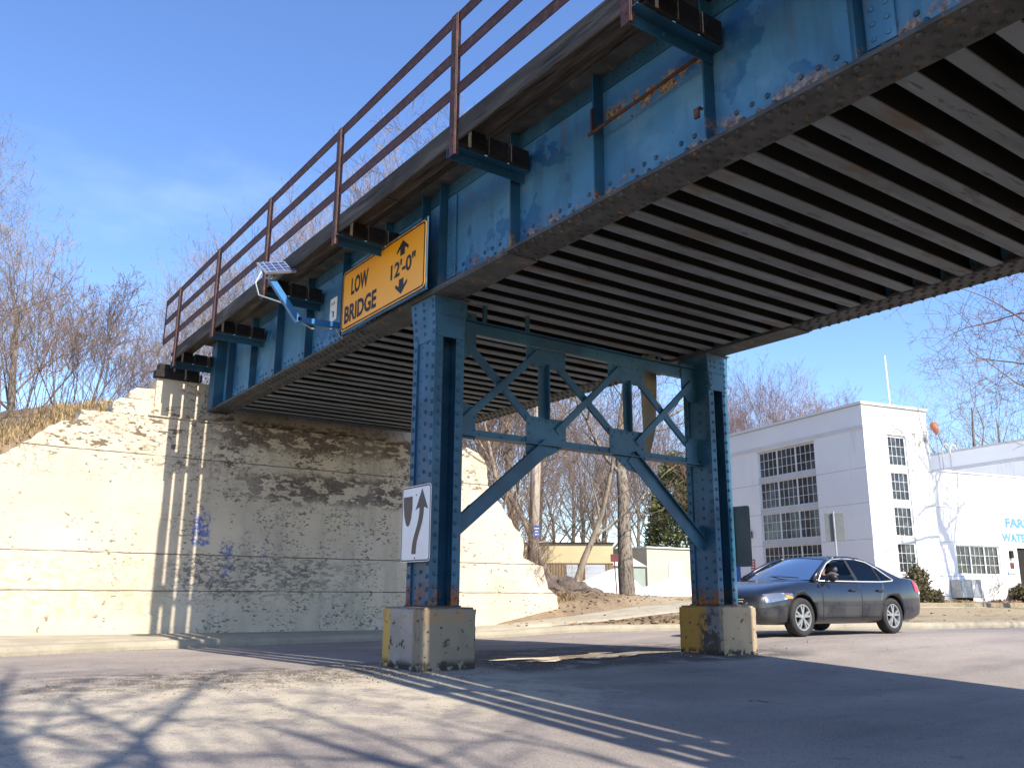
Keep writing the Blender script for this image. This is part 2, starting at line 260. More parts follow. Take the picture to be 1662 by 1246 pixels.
def watermat():
    k = NT('puddle_water'); k.b.inputs['Base Color'].default_value = (.015, .014, .014, 1); k.b.inputs['Roughness'].default_value = .015; k.b.inputs['IOR'].default_value = 1.33; k.b.inputs['Specular IOR Level'].default_value = 1.0
    b = k.n('Bump'); b.inputs['Strength'].default_value = .10; b.inputs['Distance'].default_value = .01; k.l(k.noise(k.pos(), 11, 3), b.inputs['Height']); k.l(b.outputs[0], k.b.inputs['Normal']); return k.m
MT['water'] = watermat()

# ------------------------------------------------------------------ mesh builder
class MB:
    def __init__(s): s.v = []; s.f = []; s.mi = []; s.m = 0
    def face(s, pts):
        i = len(s.v); s.v += [tuple(p) for p in pts]; s.f.append(tuple(range(i, i+len(pts)))); s.mi.append(s.m)
    def add(s, vs, fs):
        i = len(s.v); s.v += [tuple(p) for p in vs]; s.f += [tuple(q+i for q in f) for f in fs]; s.mi += [s.m]*len(fs)
    def obox(s, c, a, b, d):     # centre + three half-axis vectors
        c = Vector(c); a = Vector(a); b = Vector(b); d = Vector(d)
        vs = [c+a*i+b*j+d*k for k in (-1, 1) for j in (-1, 1) for i in (-1, 1)]
        if a.cross(b).dot(d) < 0: s.add(vs, [(0, 1, 3, 2), (4, 6, 7, 5), (0, 4, 5, 1), (2, 3, 7, 6), (0, 2, 6, 4), (1, 5, 7, 3)])
        else: s.add(vs, [(0, 2, 3, 1), (4, 5, 7, 6), (0, 1, 5, 4), (2, 6, 7, 3), (0, 4, 6, 2), (1, 3, 7, 5)])
    def box(s, x0, x1, y0, y1, z0, z1):
        s.obox(((x0+x1)/2, (y0+y1)/2, (z0+z1)/2), ((x1-x0)/2, 0, 0), (0, (y1-y0)/2, 0), (0, 0, (z1-z0)/2))
    def bar(s, p, q, w, h, up=(0, 0, 1)):
        p = Vector(p); q = Vector(q); d = q-p; a = d.cross(Vector(up)).normalized(); b = a.cross(d).normalized()
        s.obox((p+q)/2, d/2, a*w/2, b*h/2)
    def prism(s, pts, d):        # planar polygon (list of 3-D points) extruded by vector d
        n = len(pts); P = [Vector(p) for p in pts]; d = Vector(d)
        nrm = sum(((P[i]-P[0]).cross(P[(i+1) % n]-P[0]) for i in range(n)), Vector())
        if nrm.dot(d) > 0: P.reverse()
        s.add(P+[p+d for p in P], [tuple(range(n)), tuple(range(2*n-1, n-1, -1))]+[(i, i+n, (i+1) % n+n, (i+1) % n) for i in range(n)])
    def tube(s, pts, rad, n=6, cap=True):
        base = len(s.v); P = [Vector(p) for p in pts]; prev = None
        if isinstance(rad, (int, float)): rad = [rad]*len(P)
        for i, p in enumerate(P):
            d = (P[min(i+1, len(P)-1)]-P[max(i-1, 0)])
            d = d.normalized() if d.length > 1e-9 else Vector((0, 0, 1))
            a = prev if prev is not None else (Vector((1, 0, 0)) if abs(d.x) < .8 else Vector((0, 1, 0)))
            a = (a-d*a.dot(d)); a = a.normalized() if a.length > 1e-6 else d.orthogonal().normalized()
            prev = a; b = d.cross(a)
            for k in range(n):
                t = 2*math.pi*k/n; s.v.append(tuple(p+(a*math.cos(t)+b*math.sin(t))*rad[i]))
        for i in range(len(P)-1):
            for k in range(n):
                k2 = (k+1) % n; s.f.append((base+i*n+k, base+i*n+k2, base+(i+1)*n+k2, base+(i+1)*n+k)); s.mi.append(s.m)
        if cap and n > 2:
            s.f.append(tuple(base+k for k in reversed(range(n)))); s.mi.append(s.m)
            e = base+(len(P)-1)*n; s.f.append(tuple(e+k for k in range(n))); s.mi.append(s.m)
    def rivet(s, p, nrm, r=.017, h=.012, n=6):
        p = Vector(p); d = Vector(nrm).normalized(); a = d.orthogonal().normalized(); b = d.cross(a); vs = []
        for rr, hh in ((1, 0), (.8, .6)):
            for k in range(n):
                t = 2*math.pi*k/n; vs.append(p+(a*math.cos(t)+b*math.sin(t))*r*rr+d*h*hh)
        vs.append(p+d*h)
        s.add(vs, [(k, (k+1) % n, n+(k+1) % n, n+k) for k in range(n)]+[(n+k, n+(k+1) % n, 2*n) for k in range(n)])
    def lathe(s, c, ax, prof, n=24):   # prof: list of (radius, along axis)
        c = Vector(c); d = Vector(ax).normalized(); a = d.orthogonal().normalized(); b = d.cross(a); base = len(s.v)
        for r, t in prof:
            for k in range(n):
                an = 2*math.pi*k/n; s.v.append(tuple(c+d*t+(a*math.cos(an)+b*math.sin(an))*r))
        for i in range(len(prof)-1):
            for k in range(n):
                k2 = (k+1) % n; s.f.append((base+i*n+k, base+i*n+k2, base+(i+1)*n+k2, base+(i+1)*n+k)); s.mi.append(s.m)
    def ball(s, c, r, n=10, m=7, sc_=(1, 1, 1), jit=0, rnd=None):
        c = Vector(c); base = len(s.v)
        for i in range(m+1):
            th = math.pi*i/m
            for k in range(n):
                ph = 2*math.pi*k/n; q = r*(1+(rnd.uniform(-jit, jit) if rnd else 0))
                s.v.append((c.x+q*sc_[0]*math.sin(th)*math.cos(ph), c.y+q*sc_[1]*math.sin(th)*math.sin(ph), c.z+q*sc_[2]*math.cos(th)))
        for i in range(m):
            for k in range(n):
                k2 = (k+1) % n; s.f.append((base+i*n+k, base+(i+1)*n+k, base+(i+1)*n+k2, base+i*n+k2)); s.mi.append(s.m)
    def build(s, name, mats, parent=None, smooth=False, bevel=0):
        me = bpy.data.meshes.new(name)
        off = Vector((0, 0, 0)); p = parent
        while p is not None: off += Vector(p.location); p = p.parent
        me.from_pydata([(a-off.x, b-off.y, c-off.z) for a, b, c in s.v] if parent else s.v, [], s.f)
        if not isinstance(mats, (list, tuple)): mats = [mats]
        for m in mats: me.materials.append(MT[m] if isinstance(m, str) else m)
        if len(mats) > 1: me.polygons.foreach_set('material_index', s.mi)
        if smooth: me.polygons.foreach_set('use_smooth', [True]*len(me.polygons))
        me.update()
        o = bpy.data.objects.new(name, me); col.objects.link(o)
        if parent: o.parent = parent
        if bevel:
            b = o.modifiers.new('bevel', 'BEVEL'); b.width = bevel; b.segments = 2; b.limit_method = 'ANGLE'
        return o

def tag(o, label=None, cat=None, group=None, kind=None):
    if label: o['label'] = label
    if cat: o['category'] = cat
    if group: o['group'] = group
    if kind: o['kind'] = kind
    return o
def thing(name, label, cat, loc=(0, 0, 0), group=None):
    o = bpy.data.objects.new(name, None); col.objects.link(o); o.location = loc; o.empty_display_size = .2
    return tag(o, label, cat, group)
def dup(root, loc, rotz=0, scale=1, label=None, group=None):
    r = root.copy(); col.objects.link(r); r.location = loc; r.rotation_euler = (0, 0, rotz); r.scale = (scale,)*3 if isinstance(scale, (int, float)) else scale
    if label: r['label'] = label
    if group: r['group'] = group
    for ch in list(root.children):
        c = ch.copy(); col.objects.link(c); c.parent = r
        for g in list(ch.children):
            d = g.copy(); col.objects.link(d); d.parent = c
    return r
def text_mesh(mb, txt, place, h, width=None, depth=.004, bold=.0):
    """append extruded text; place(u, v, d) maps letter plane to world; letters h high, fitted to width"""
    cu = bpy.data.curves.new('t', 'FONT'); cu.body = txt; cu.size = 1; cu.resolution_u = 3; cu.offset = bold
    ob = bpy.data.objects.new('t', cu); col.objects.link(ob); dg = bpy.context.evaluated_depsgraph_get(); dg.update()
    me = bpy.data.meshes.new_from_object(ob.evaluated_get(dg)); V = [v.co.copy() for v in me.vertices]
    x0 = min(v.x for v in V); x1 = max(v.x for v in V); y0 = min(v.y for v in V); y1 = max(v.y for v in V)
    sy = h/(y1-y0); sx = (width/(x1-x0)) if width else sy
    mb.add([place((v.x-x0)*sx, (v.y-y0)*sy, depth) for v in V], [tuple(p.vertices) for p in me.polygons])
    bpy.data.objects.remove(ob); bpy.data.meshes.remove(me); bpy.data.curves.remove(cu)
def sst(x, a, b):
    t = max(0., min(1., (x-a)/(b-a))); return t*t*(3-2*t)
def interp(x, P):
    if x <= P[0][0]: return P[0][1]
    for (a, b), (c, d) in zip(P, P[1:]):
        if x <= c: return b+(d-b)*(x-a)/(c-a)
    return P[-1][1]

# ------------------------------------------------------------------ ground, road, kerb
KERB = [(-60, 5.3), (-3.57, 5.61), (-1.76, 6.45), (.31, 6.84), (3.44, 7.35), (5.5, 7.1), (7, 6.7), (9, 6.0), (10.5, 5.2), (12.5, 4.0), (14.8, 2.75), (18, 1.5), (24, -.2), (34, -2), (60, -4), (160, -5.5)]
def kerb_y(x): return interp(x, KERB)
def road_z(x, y):
    c = -.043*(.2-max(y, -7.5)) if y < .2 else -.018*(min(y, 7.4)-.2)
    return c+.1*sst(x, 5.2, 8.2)
EMB = [(-40, 1.2), (-14, 2.2), (-8, 2.6), (-3.7, 3.15), (-2.6, 3.75), (-1.6, 4.0), (5.8, 4.0), (6.5, 3.5), (7.4, 2.1), (8.3, 1.1), (9.0, .50), (11, .40), (15, .3)]
def land_z(x, y):
    ky = kerb_y(x)
    if y < -7.3: return road_z(x, -7.3)+.12
    d = y-ky
    if d < .38: return road_z(x, min(y, ky))-.06
    s = .01+.085*sst(x, 6.0, 11)-.066*sst(x, 12.5, 17)
    z = road_z(x, ky)+.13+min(.48+.02*sst(d, 8, 40), s*d)
    z += .27*sst(x, 6.6, 9.0)*sst(y, 8.35, 8.95)*(1-sst(x, 9.5, 15))
    e = interp(x, EMB)+.25*math.sin(x*1.3+y*.7)*.3
    if x < 8.77: e *= sst(y, 8.85, 9.05) if x > -2.2 else sst(y, 8.72, 9.4)
    else: e *= sst(y, 8.3, 9.6)*(1-sst(x, 8.9, 15)*.5)
    if x < 0 and y > 8.9: e = min(e+.28*(y-8.9), max(e, 4.9))
    if y > 14: e += 1.0*sst(y, 14, 40)*sst(-x, -6, 2)
    z = max(z, e)
    return z
def axis(lo, hi, dense, step_d, step_c):
    out = [lo]; x = lo
    while x < hi:
        a, b = dense
        g = step_d if a-1e-6 <= x < b else min(step_c, max(step_d, .25*min(abs(x-a), abs(x-b))+step_d)); x = min(hi, x+g); out.append(x)
    return out
xs = axis(-90, 400, (-9, 32), .3, 30); xs = sorted(set([round(q, 3) for q in xs]+[8.72, 8.78, 9.1])); ys = axis(-60, 500, (-9, 28), .25, 30)
ys = sorted(set([round(q, 3) for q in ys]+[8.7, 8.8, 8.88, 8.95, 9.02]))
g = MB(); n = len(xs)
def under(x, y):
    d = y-kerb_y(x)
    return .07 if (x < 6.9 and .1 < d < 3.3 and y < 8.75) or (x > 6.2 and 7.2 < y < 8.28) else 0
g.v = [(x, y, land_z(x, y)-under(x, y)) for y in ys for x in xs]
g.f = [(j*n+i, j*n+i+1, (j+1)*n+i+1, (j+1)*n+i) for j in range(len(ys)-1) for i in range(n-1)]; g.mi = [0]*len(g.f)
tag(g.build('ground', 'earth', smooth=True), 'leaf littered bare ground rising away from the road', 'ground', kind='structure')

def strip(name, fy0, fy1, fz, m, xr, step=.5, ny=2, label=None, cat=None):
    b = MB(); x = xr[0]; X = []
    while x < xr[1]+1e-6: X.append(x); x += step if -8 < x < 20 else 4
    for x in X:
        for j in range(ny):
            y = fy0(x)+(fy1(x)-fy0(x))*j/(ny-1); b.v.append((x, y, fz(x, y)-(.12 if name in ('pavement', 'footpath') and j in (0, ny-1) else 0)))
    for i in range(len(X)-1):
        for j in range(ny-1): b.f.append((i*ny+j, (i+1)*ny+j, (i+1)*ny+j+1, i*ny+j+1)); b.mi.append(0)
    return tag(b.build(name, m, smooth=True), label, cat, kind='structure')
strip('road', lambda x: -7.3, kerb_y, lambda x, y: road_z(x, y)+.004, 'road', (-60, 160), .4, 45, 'worn grey asphalt road passing under the bridge', 'road')
kb = MB(); X = [-60, -30, -15]+[-8+.3*i for i in range(110)]+[30, 60, 160]
prof = [(0, -.05), (.005, .06), (.03, .115), (.06, .13), (.42, .135), (.42, -.05)]
for x in X:
    for a, b in prof: kb.v.append((x, kerb_y(x)+a, road_z(x, kerb_y(x))+b+.01*math.sin(x*.9)*.3))
for i in range(len(X)-1):
    for j in range(len(prof)-1): kb.f.append((i*6+j, i*6+j+1, (i+1)*6+j+1, (i+1)*6+j)); kb.mi.append(0)
tag(kb.build('kerb', 'conc', smooth=False), 'worn concrete kerb along the far side of the road', 'kerb', kind='structure')
strip('pavement', lambda x: kerb_y(x)+.425, lambda x: min(8.70, kerb_y(x)+3.1) if x < 6.6 else kerb_y(x)+(1.3 if x < 9 else 1.1),
      lambda x, y: max(land_z(x, y), road_z(x, kerb_y(x))+.12)+.012, 'conc', (-12, 6.8), .3, 12, 'narrow concrete pavement between kerb and abutment wall', 'pavement')
strip('footpath', lambda x: max(7.05, kerb_y(x)+.9), lambda x: 8.42, lambda x, y: land_z(x, y)+.015, 'conc', (6.4, 60), .3, 14, 'pale footpath crossing the leaf littered verge', 'footpath')
strip('side_street', lambda x: 15.0, lambda x: 17.5, lambda x, y: land_z(x, y)+.03, 'sand', (11, 40), 1, 4, 'pale side street beyond the leaf littered bank', 'road')
# puddle and its banks
rnd = random.Random(5)
pb = MB(); pts = []
for i in range(40):
    t = 2*math.pi*i/40; rx = 1.7*(1+.2*math.sin(3*t+1)+.14*math.sin(7*t)); ry = .45*(1+.3*math.sin(2*t+.5)+.25*math.sin(5*t+2)+.15*math.sin(11*t))
    x, y = 2.75+rx*math.cos(t), .42+ry*math.sin(t)+.12*math.cos(t); pts.append((x+.05*math.sin(i*2.3), y+.07*math.sin(i*1.9), road_z(2.7, .5)+.012))
def pool(name, m, kx, ky, dz, seed):
    b = MB(); n_ = len(pts)
    for f in (1, .75, .5, .25):
        for i_, (px_, py_, pz_) in enumerate(pts):
            x = 2.75+(px_-2.75)*kx*f+.08*(kx-1)*math.sin(i_*1.3+seed); y = .42+(py_-.42)*ky*f; b.v.append((x, y, road_z(x, y)+dz))
    b.v.append((2.75, .42, road_z(2.75, .42)+dz))
    for r_ in range(3):
        for k in range(n_): b.f.append((r_*n_+k, r_*n_+(k+1) % n_, (r_+1)*n_+(k+1) % n_, (r_+1)*n_+k)); b.mi.append(0)
    for k in range(n_): b.f.append((3*n_+k, 3*n_+(k+1) % n_, 4*n_)); b.mi.append(0)
    return b.build(name, m, smooth=True)
tag(pool('puddle', 'water', .92, .85, .013, 0), 'shallow puddle on the road between the two concrete blocks', 'puddle', kind='structure')
gb = MB()
for i in range(2600):
    x = rnd.gauss(-1.6, 1.3) if i % 4 else rnd.uniform(-4, 9); y = rnd.gauss(-.15-.15*(x < 0), .33) if i % 4 else rnd.gauss(.2, .9); r = rnd.uniform(.004, .012)*(1.8 if rnd.random() < .05 else 1)
    if -.4 < x < .55 and -.35 < y < .6: continue
    gb.ball((x, y, road_z(x, y)+r*.5), r, 5, 3, (1, 1, .7), .2, rnd)
for i in range(1500):
    x = rnd.uniform(-5, 22); y = kerb_y(x)-abs(rnd.gauss(0, .16))-.01; r = rnd.uniform(.004, .014); gb.ball((x, y, road_z(x, y)+r*.4), r, 5, 3, (1, 1, .6), .2, rnd)
for i in range(2500):
    x = rnd.uniform(-4.5, 7); y = rnd.uniform(-6, 4.5); r = rnd.uniform(.003, .008); gb.ball((x, y, road_z(x, y)+r*.5), r, 4, 3, (1, 1, .7), .2, rnd)
tag(gb.build('gravel', mat('loose_gravel', (.24, .20, .15), .5, 30, .95)), 'loose gravel and grit lying along the middle of the road', 'gravel', kind='stuff')
db = MB()
for i in range(3200):
    x = rnd.uniform(5.2, 13 if i % 12 else 24); ky = kerb_y(x); y = ky+.5+rnd.random()**1.3*9; 
    if (y < 8.9 and x < 8.3 and y > 8.5) or (7.0 < y < 8.5 and i % 9): continue
    z = land_z(x, y)+.015; a = rnd.uniform(0, 6.28); r = rnd.uniform(.03, .075); t = rnd.uniform(-.5, .5)
    u = Vector((math.cos(a), math.sin(a), t*.6))*r; v = Vector((-math.sin(a), math.cos(a), rnd.uniform(-.4, .6)))*r*.6; c = Vector((x, y, z))
    db.face([c-u, c+v*.8, c+u, c-v*.8])
tag(db.build('fallen_leaves', mat('dead_leaves', (.23, .15, .085), .5, 9, 1.0, spec=.1)), 'scattered dead leaves over the bank beside the abutment', 'leaves', kind='stuff')

# ------------------------------------------------------------------ concrete blocks under the columns
S, CA, CB, ZB = 4.8077, .3653, .5232, .645
def block(x0, x1, y0, y1, m, label, seed):
    bm = bmesh.new(); bmesh.ops.create_cube(bm, size=1)
    for v in bm.verts: v.co = Vector(((x0+x1)/2+v.co.x*(x1-x0), (y0+y1)/2+v.co.y*(y1-y0), ZB/2-.06+v.co.z*(ZB+.12)))
    vert = [e for e in bm.edges if abs(e.verts[0].co.z-e.verts[1].co.z) > .3]
    bmesh.ops.bevel(bm, geom=vert, offset=.045, segments=3, affect='EDGES')
    bmesh.ops.bevel(bm, geom=[e for e in bm.edges if all(v.co.z > ZB-.01 for v in e.verts) and len(e.link_faces) == 2 and abs(e.link_faces[0].normal.z-e.link_faces[1].normal.z) > .5], offset=.022, segments=2, affect='EDGES')
    bmesh.ops.subdivide_edges(bm, edges=[e for e in bm.edges if e.calc_length() > .15], cuts=9, use_grid_fill=True)
    rn = random.Random(seed)
    for v in bm.verts: v.co += Vector((rn.uniform(-1, 1), rn.uniform(-1, 1), rn.uniform(-.6, .6)))*.005
    me = bpy.data.meshes.new('concrete_block'); bm.to_mesh(me); bm.free(); me.materials.append(MT[m])
    for p in me.polygons: p.use_smooth = True
    o = bpy.data.objects.new('concrete_block', me); col.objects.link(o)
    o.modifiers.new('wn', 'WEIGHTED_NORMAL')
    return tag(o, label, 'concrete block')
block(-.321, .465, -.281, .538, 'blockL', 'grey painted concrete block with a yellow edge, under the column with the arrow sign', 1)
block(S-.321, S+.465, -.281, .538, 'blockR', 'ochre painted concrete block beside the dark car', 2)

# ------------------------------------------------------------------ abutment
ab = thing('abutment', 'long peeling cream abutment wall carrying the far end of the bridge', 'abutment wall', (2, 8.694, 0))
rn = random.Random(11)
prof = [(-9.5, 0), (-9.5, 1.0), (-8.4, 1.5), (-7.2, 1.55), (-6.2, 2.1), (-5.2, 2.3), (-4.4, 2.75), (-3.67, 3.11), (-3.41, 3.3), (-3.14, 3.52), (-2.97, 3.70), (-2.75, 3.80), (-2.5, 3.83), (-2.47, 4.05), (-1.3, 4.08), (0, 4.085), (2, 4.085), (4.45, 4.095),
        (5.81, 4.12), (5.95, 4.10), (6.29, 3.91), (6.54, 3.81), (6.60, 3.32), (6.9, 2.98), (7.35, 2.44), (7.66, 2.08), (7.66, 1.64), (8.28, 1.45), (8.41, .93), (8.72, .72), (8.75, 0)]
fine = []
for (a, b), (c, d) in zip(prof, prof[1:]):
    L = math.hypot(c-a, d-b); k = max(1, int(L/.10))
    for i in range(k):
        t = i/k; j = .022 if (a < -1.4 or a >= 4.45) and 0 < b < 5 else .008
        fine.append((a+(c-a)*t+rn.uniform(-j, j), b+(d-b)*t+rn.uniform(-j, j) if b > 0 else b))
fine.append(prof[-1])
fine = [(a, b if b > .01 else -.5) for a, b in fine]
wb = MB(); wb.prism([(x, 8.694, z) for x, z in fine], (0, .55, 0)); wb.build('wall', 'abut', ab)
sb = MB(); sb.box(-1.3, 4.7, 8.66, 9.3, 4.088, 4.112); sb.build('bridge_seat', 'abut', ab, bevel=.008)
bw = MB(); bw.box(-1.03, 6.0, 9.494, 10.1, 3.6, 5.05); bw.build('backwall', 'abut', ab, bevel=.02)
for (x0, x1, y0, y1, z0, z1) in ((-1.81, -1.035, 9.47, 10.0, 3.9, 4.55), (-1.52, -1.037, 9.5, 9.95, 4.553, 4.80)):
    q = MB(); q.prism([(x0, y0, z0), (x1, y0, z0), (x1, y0, z1), (x0+.12, y0, z1-.02), (x0, y0, z1-.12)], (0, y1-y0, 0)); q.build('step_block', 'abut', ab, bevel=.015)
t = MB(); t.box(-1.08, -.15, 9.42, 9.66, 5.053, 5.20); t.build('bearing_timber', 'darktimber', ab, bevel=.01)
t = MB(); t.box(-1.02, -.2, 9.45, 9.66, 5.203, 5.34); t.build('bearing_timber', 'darktimber', ab, bevel=.01)
t = MB(); t.tube([(6.05, 8.9, 4.18), (6.35, 8.85, 4.02), (6.6, 8.9, 3.92)], [.07, .1, .05], 7); t.build('broken_cap', 'abut', ab)

# ------------------------------------------------------------------ the steel bridge
br = thing('railway_bridge', 'blue riveted steel railway bridge with a rusty handrail crossing over the road', 'bridge', (2.5, .26, 0))
YA, YB = -15.6, 9.05
STIFF = [-15.3, -13.9, -12.6, -11.2, -9.85, -8.5, -7.12, -5.75, -4.36, -2.95, -1.55, 1.45, 2.82, 4.18, 5.52, 6.82, 8.15]
def girder(xw, zb, side, near):
    """plate girder: web at xw, outer side is -1 (near) or +1 (far)"""
    top = zb+1.45
    G = MB(); G.box(xw-.008, xw+.008, YA, YB, zb+.03, top); g_ = G.build('girder', 'web', br)
    V = MB()                                    # rivets and angle legs
    for (z0, z1) in ((zb+.045, zb+.17), (top-.17, top)):
        for sg in (-1, 1): V.box(min(xw+sg*.009, xw+sg*.022), max(xw+sg*.009, xw+sg*.022), YA, YB, z0, z1) if z0 > zb+.5 else None
    y = YA+.1; i = 0
    while y < YB:
        for sg in ((side,) if near else (-side,)):
            if all(abs(y-s) > .075 for s in STIFF) and not -.15 < y < .7:
                if i % 4 < 3:
                    V.rivet((xw+sg*.008, y, zb+.185), (sg, 0, 0), .027, .02)
                    V.rivet((xw+sg*.008, y+.06, zb+.275), (sg, 0, 0), .027, .02)
            V.rivet((xw+sg*.022, y, top-.06), (sg, 0, 0)); V.rivet((xw+sg*.022, y+.07, top-.12), (sg, 0, 0))
        y += .155; i += 1
    V.build('rivet_row', 'blue', g_)
    Fl = MB(); Fl.box(xw-.21, xw+.21, YA, YB, zb, zb+.026); Fl.box(xw-.20, xw+.20, YA, YB-.6, zb+.028, zb+.044); Fl.box(xw-.21, xw+.21, YA, YB, top+.002, top+.03)
    y = YA+.08
    while y < YB:
        if not -.2 < y < .75:
            for k, dx in enumerate((-.165, -.085, .085, .165)):
                Fl.rivet((xw+dx, y+(.075 if k % 2 else 0), zb), (0, 0, -1), .029, .028)
        y += .15
    Fl.build('flange', 'flange', g_)
    C = MB(); C.box(xw-.205, xw+.205, -1.6, 1.9, zb-.022, zb-.002)
    C.build('cover_plate', 'flange', g_)
    for s in STIFF+([-.03, .42] if near else []):
        st = MB(); o = side
        x0, x1 = xw+o*.008, xw+o*.135
        st.box(min(x0, x1), max(x0, x1), s-.009, s+.009, zb+.05, top-.002)
        st.box(min(x0, xw+o*.024), max(x0, xw+o*.024), s+.0095, s+.10, zb+.05, top-.175)
        if near:
            z = zb+.25
            while z < top-.2: st.rivet((xw+o*.024, s+.06, z), (o, 0, 0), .017, .012); z += .17
        st.build('stiffener', 'blue', g_)
    return g_
XA, ZA, XBW, ZBW = .11, 4.36, 4.93, 4.425
gA = girder(XA, ZA, -1, True); gB = girder(XBW, ZBW, 1, False)
# end post and splice plates of the near girder
e = MB(); e.box(-.10, .10, 8.72, 8.74, 4.40, 5.80); e.box(-.10, -.085, 8.74, 9.05, 4.40, 5.80); e.box(-.1, .1, 9.04, 9.055, 4.40, 5.80); e.build('end_post', 'blue', br)
for y0, y1 in ((-.25, -.05), (.45, .62), (-6.0, -5.78)):
    e = MB(); e.box(.080, .0995, y0, y1, 4.54, 5.62)
    for yy in (y0+.055, y1-.055):
        z = 4.6
        while z < 5.6: e.rivet((.08, yy, z), (-1, 0, 0), .024, .018); z += .12
    e.build('splice_plate', 'web', br)
# rusty angle and loose strap on the web
e = MB(); e.tube([(-.045, -2.90, 5.155), (-.045, -3.6, 5.19), (-.045, -4.38, 5.235)], .017, 6); e.box(-.05, -.03, -2.965, -2.94, 5.16, 5.42); e.build('rusty_rod', mat('rust_steel', (.075, .03, .02), .4, 9, .9), br)
e = MB(); e.box(-.10, -.05, -4.37, -4.35, 4.72, 4.735); e.box(-.105, -.082, -4.36, -4.31, 4.64, 4.73); e.build('clip', 'railrust', br)
# floor beams between the girders and dark deck above
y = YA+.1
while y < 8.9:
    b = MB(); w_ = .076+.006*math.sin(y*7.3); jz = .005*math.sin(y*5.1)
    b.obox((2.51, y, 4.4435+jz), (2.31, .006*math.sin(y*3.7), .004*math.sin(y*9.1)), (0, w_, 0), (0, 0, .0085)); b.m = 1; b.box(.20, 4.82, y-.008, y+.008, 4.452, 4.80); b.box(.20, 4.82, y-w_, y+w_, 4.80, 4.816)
    b.build('floor_beam', ['beam', 'shadeblack'], br); y += .358  # webs coloured near-black so the gaps between ribs look fully shaded
d = MB(); d.box(.11, 5.04, YA, 9.3, 5.92, 5.98); d.build('deck', 'shadeblack', br)
d = MB(); d.box(.125, 4.915, YA, 9.0, 4.83, 4.90); d.build('deck_underside', 'shadeblack', br)

def column(x0, knee=True):
    """H column of two flange plates and a web, riveted, with flared head"""
    c = MB(); x1 = x0+CA; z0, z1 = ZB, 4.30
    for xx in (x0, x1-.014): c.box(xx, xx+.014, 0, CB, z0, z1)
    for y0 in (0, CB-.014):
        c.box(x0+.0145, x0+.088, y0, y0+.014, z0, z1); c.box(x1-.088, x1-.0145, y0, y0+.014, z0, z1)
    c.box(x0+.0145, x1-.0145, CB/2-.007, CB/2+.007, z0, z1)
    for y0 in (CB/2-.08, CB/2+.008):
        c.box(x0+.0145, x0+.026, y0, y0+.072, z0, z1); c.box(x1-.026, x1-.0145, y0, y0+.072, z0, z1)
    # raised corner strips on the outer faces
    for (xa, xb) in ((x0-.024, x0-.0005), (x1+.0005, x1+.024)):
        c.box(xa, xb, -.001, .095, z0+.0, z1-.35); c.box(xa, xb, CB-.095, CB+.001, z0, z1-.35)
    z = z0+.05
    while z < z1-.04:
        for yy in (.045, CB-.045):
            zz = z
            c.rivet((x0-(.024 if z < z1-.35 else 0), yy, zz), (-1, 0, 0), .028, .026); c.rivet((x1+(.024 if z < z1-.35 else 0), yy, zz), (1, 0, 0), .021, .017)
        c.rivet((x0, CB/2-.03, z+.05), (-1, 0, 0), .025, .023); c.rivet((x0, CB/2+.09, z+.02), (-1, 0, 0), .015, .011)
        for xx in (x0+.05, x1-.05): c.rivet((xx, 0, z+.03), (0, -1, 0), .026, .024)
        for xx in (x0+.095, x1-.095, x0+.17): c.rivet((xx, CB/2-.007, z+.02), (0, -1, 0), .017, .013)
        c.rivet((x1-.018, CB/2-.05, z+.04), (-1, 0, 0), .017, .013); c.rivet((x0+.018, CB/2-.05, z+.04), (1, 0, 0), .017, .013)
        z += .145
    o = c.build('column', 'blue', br)
    zt = 4.335+(.06 if x0 > 1 else 0)
    h = MB()                                            # flared head plates
    h.prism([(x0+.0, -.016, 3.83), (x1, -.016, 3.83), (x1+.045, -.016, zt), (x0-.045, -.016, zt)], (0, .0145, 0))
    h.prism([(x0-.02, CB+.001, 3.83), (x1, CB+.001, 3.83), (x1+.045, CB+.001, zt), (x0-.05, CB+.001, zt)], (0, .014, 0))
    for sx, xx, ex in ((-1, x0, -.045), (1, x1, .045)):
        h.prism([(xx+sx*.001, -.001, 3.80), (xx+sx*.001, CB, 3.80), (xx+ex, CB+.05, zt), (xx+ex, -.016, zt)], (sx*.012, 0, 0))
    h.box(x0-.004, x1+.02, -.024, -.0165, 4.105, 4.12)
    for zz in (3.9, 4.0, 4.08, 4.2, 4.28):
        for xx in (x0+.03, x1-.03)+((x0+.12, x1-.1) if zz > 4.15 else ()): h.rivet((xx, -.016, zz), (0, -1, 0), .019, .015)
    for zz in (3.9, 4.0, 4.1, 4.2, 4.28):
        for yy in (.04, CB/2, CB-.05): h.rivet((x0-.013-.045*(zz-3.8)/.53, yy, zz), (-1, 0, 0), .024, .02)
    h.build('column_head', 'blue', o)
    p = MB(); p.box(x0-.075, x1+.075, -.05, CB+.09, zt+.001, zt+.012); p.box(x0-.06, x1+.06, -.035, CB+.07, zt+.0125, zt+.022); p.build('cap_plate', 'flange', o)
    b = MB(); b.box(x0-.03, x1+.03, -.03, CB+.03, ZB, ZB+.018); b.build('base_plate', 'railrust', o)
column(0); column(S)
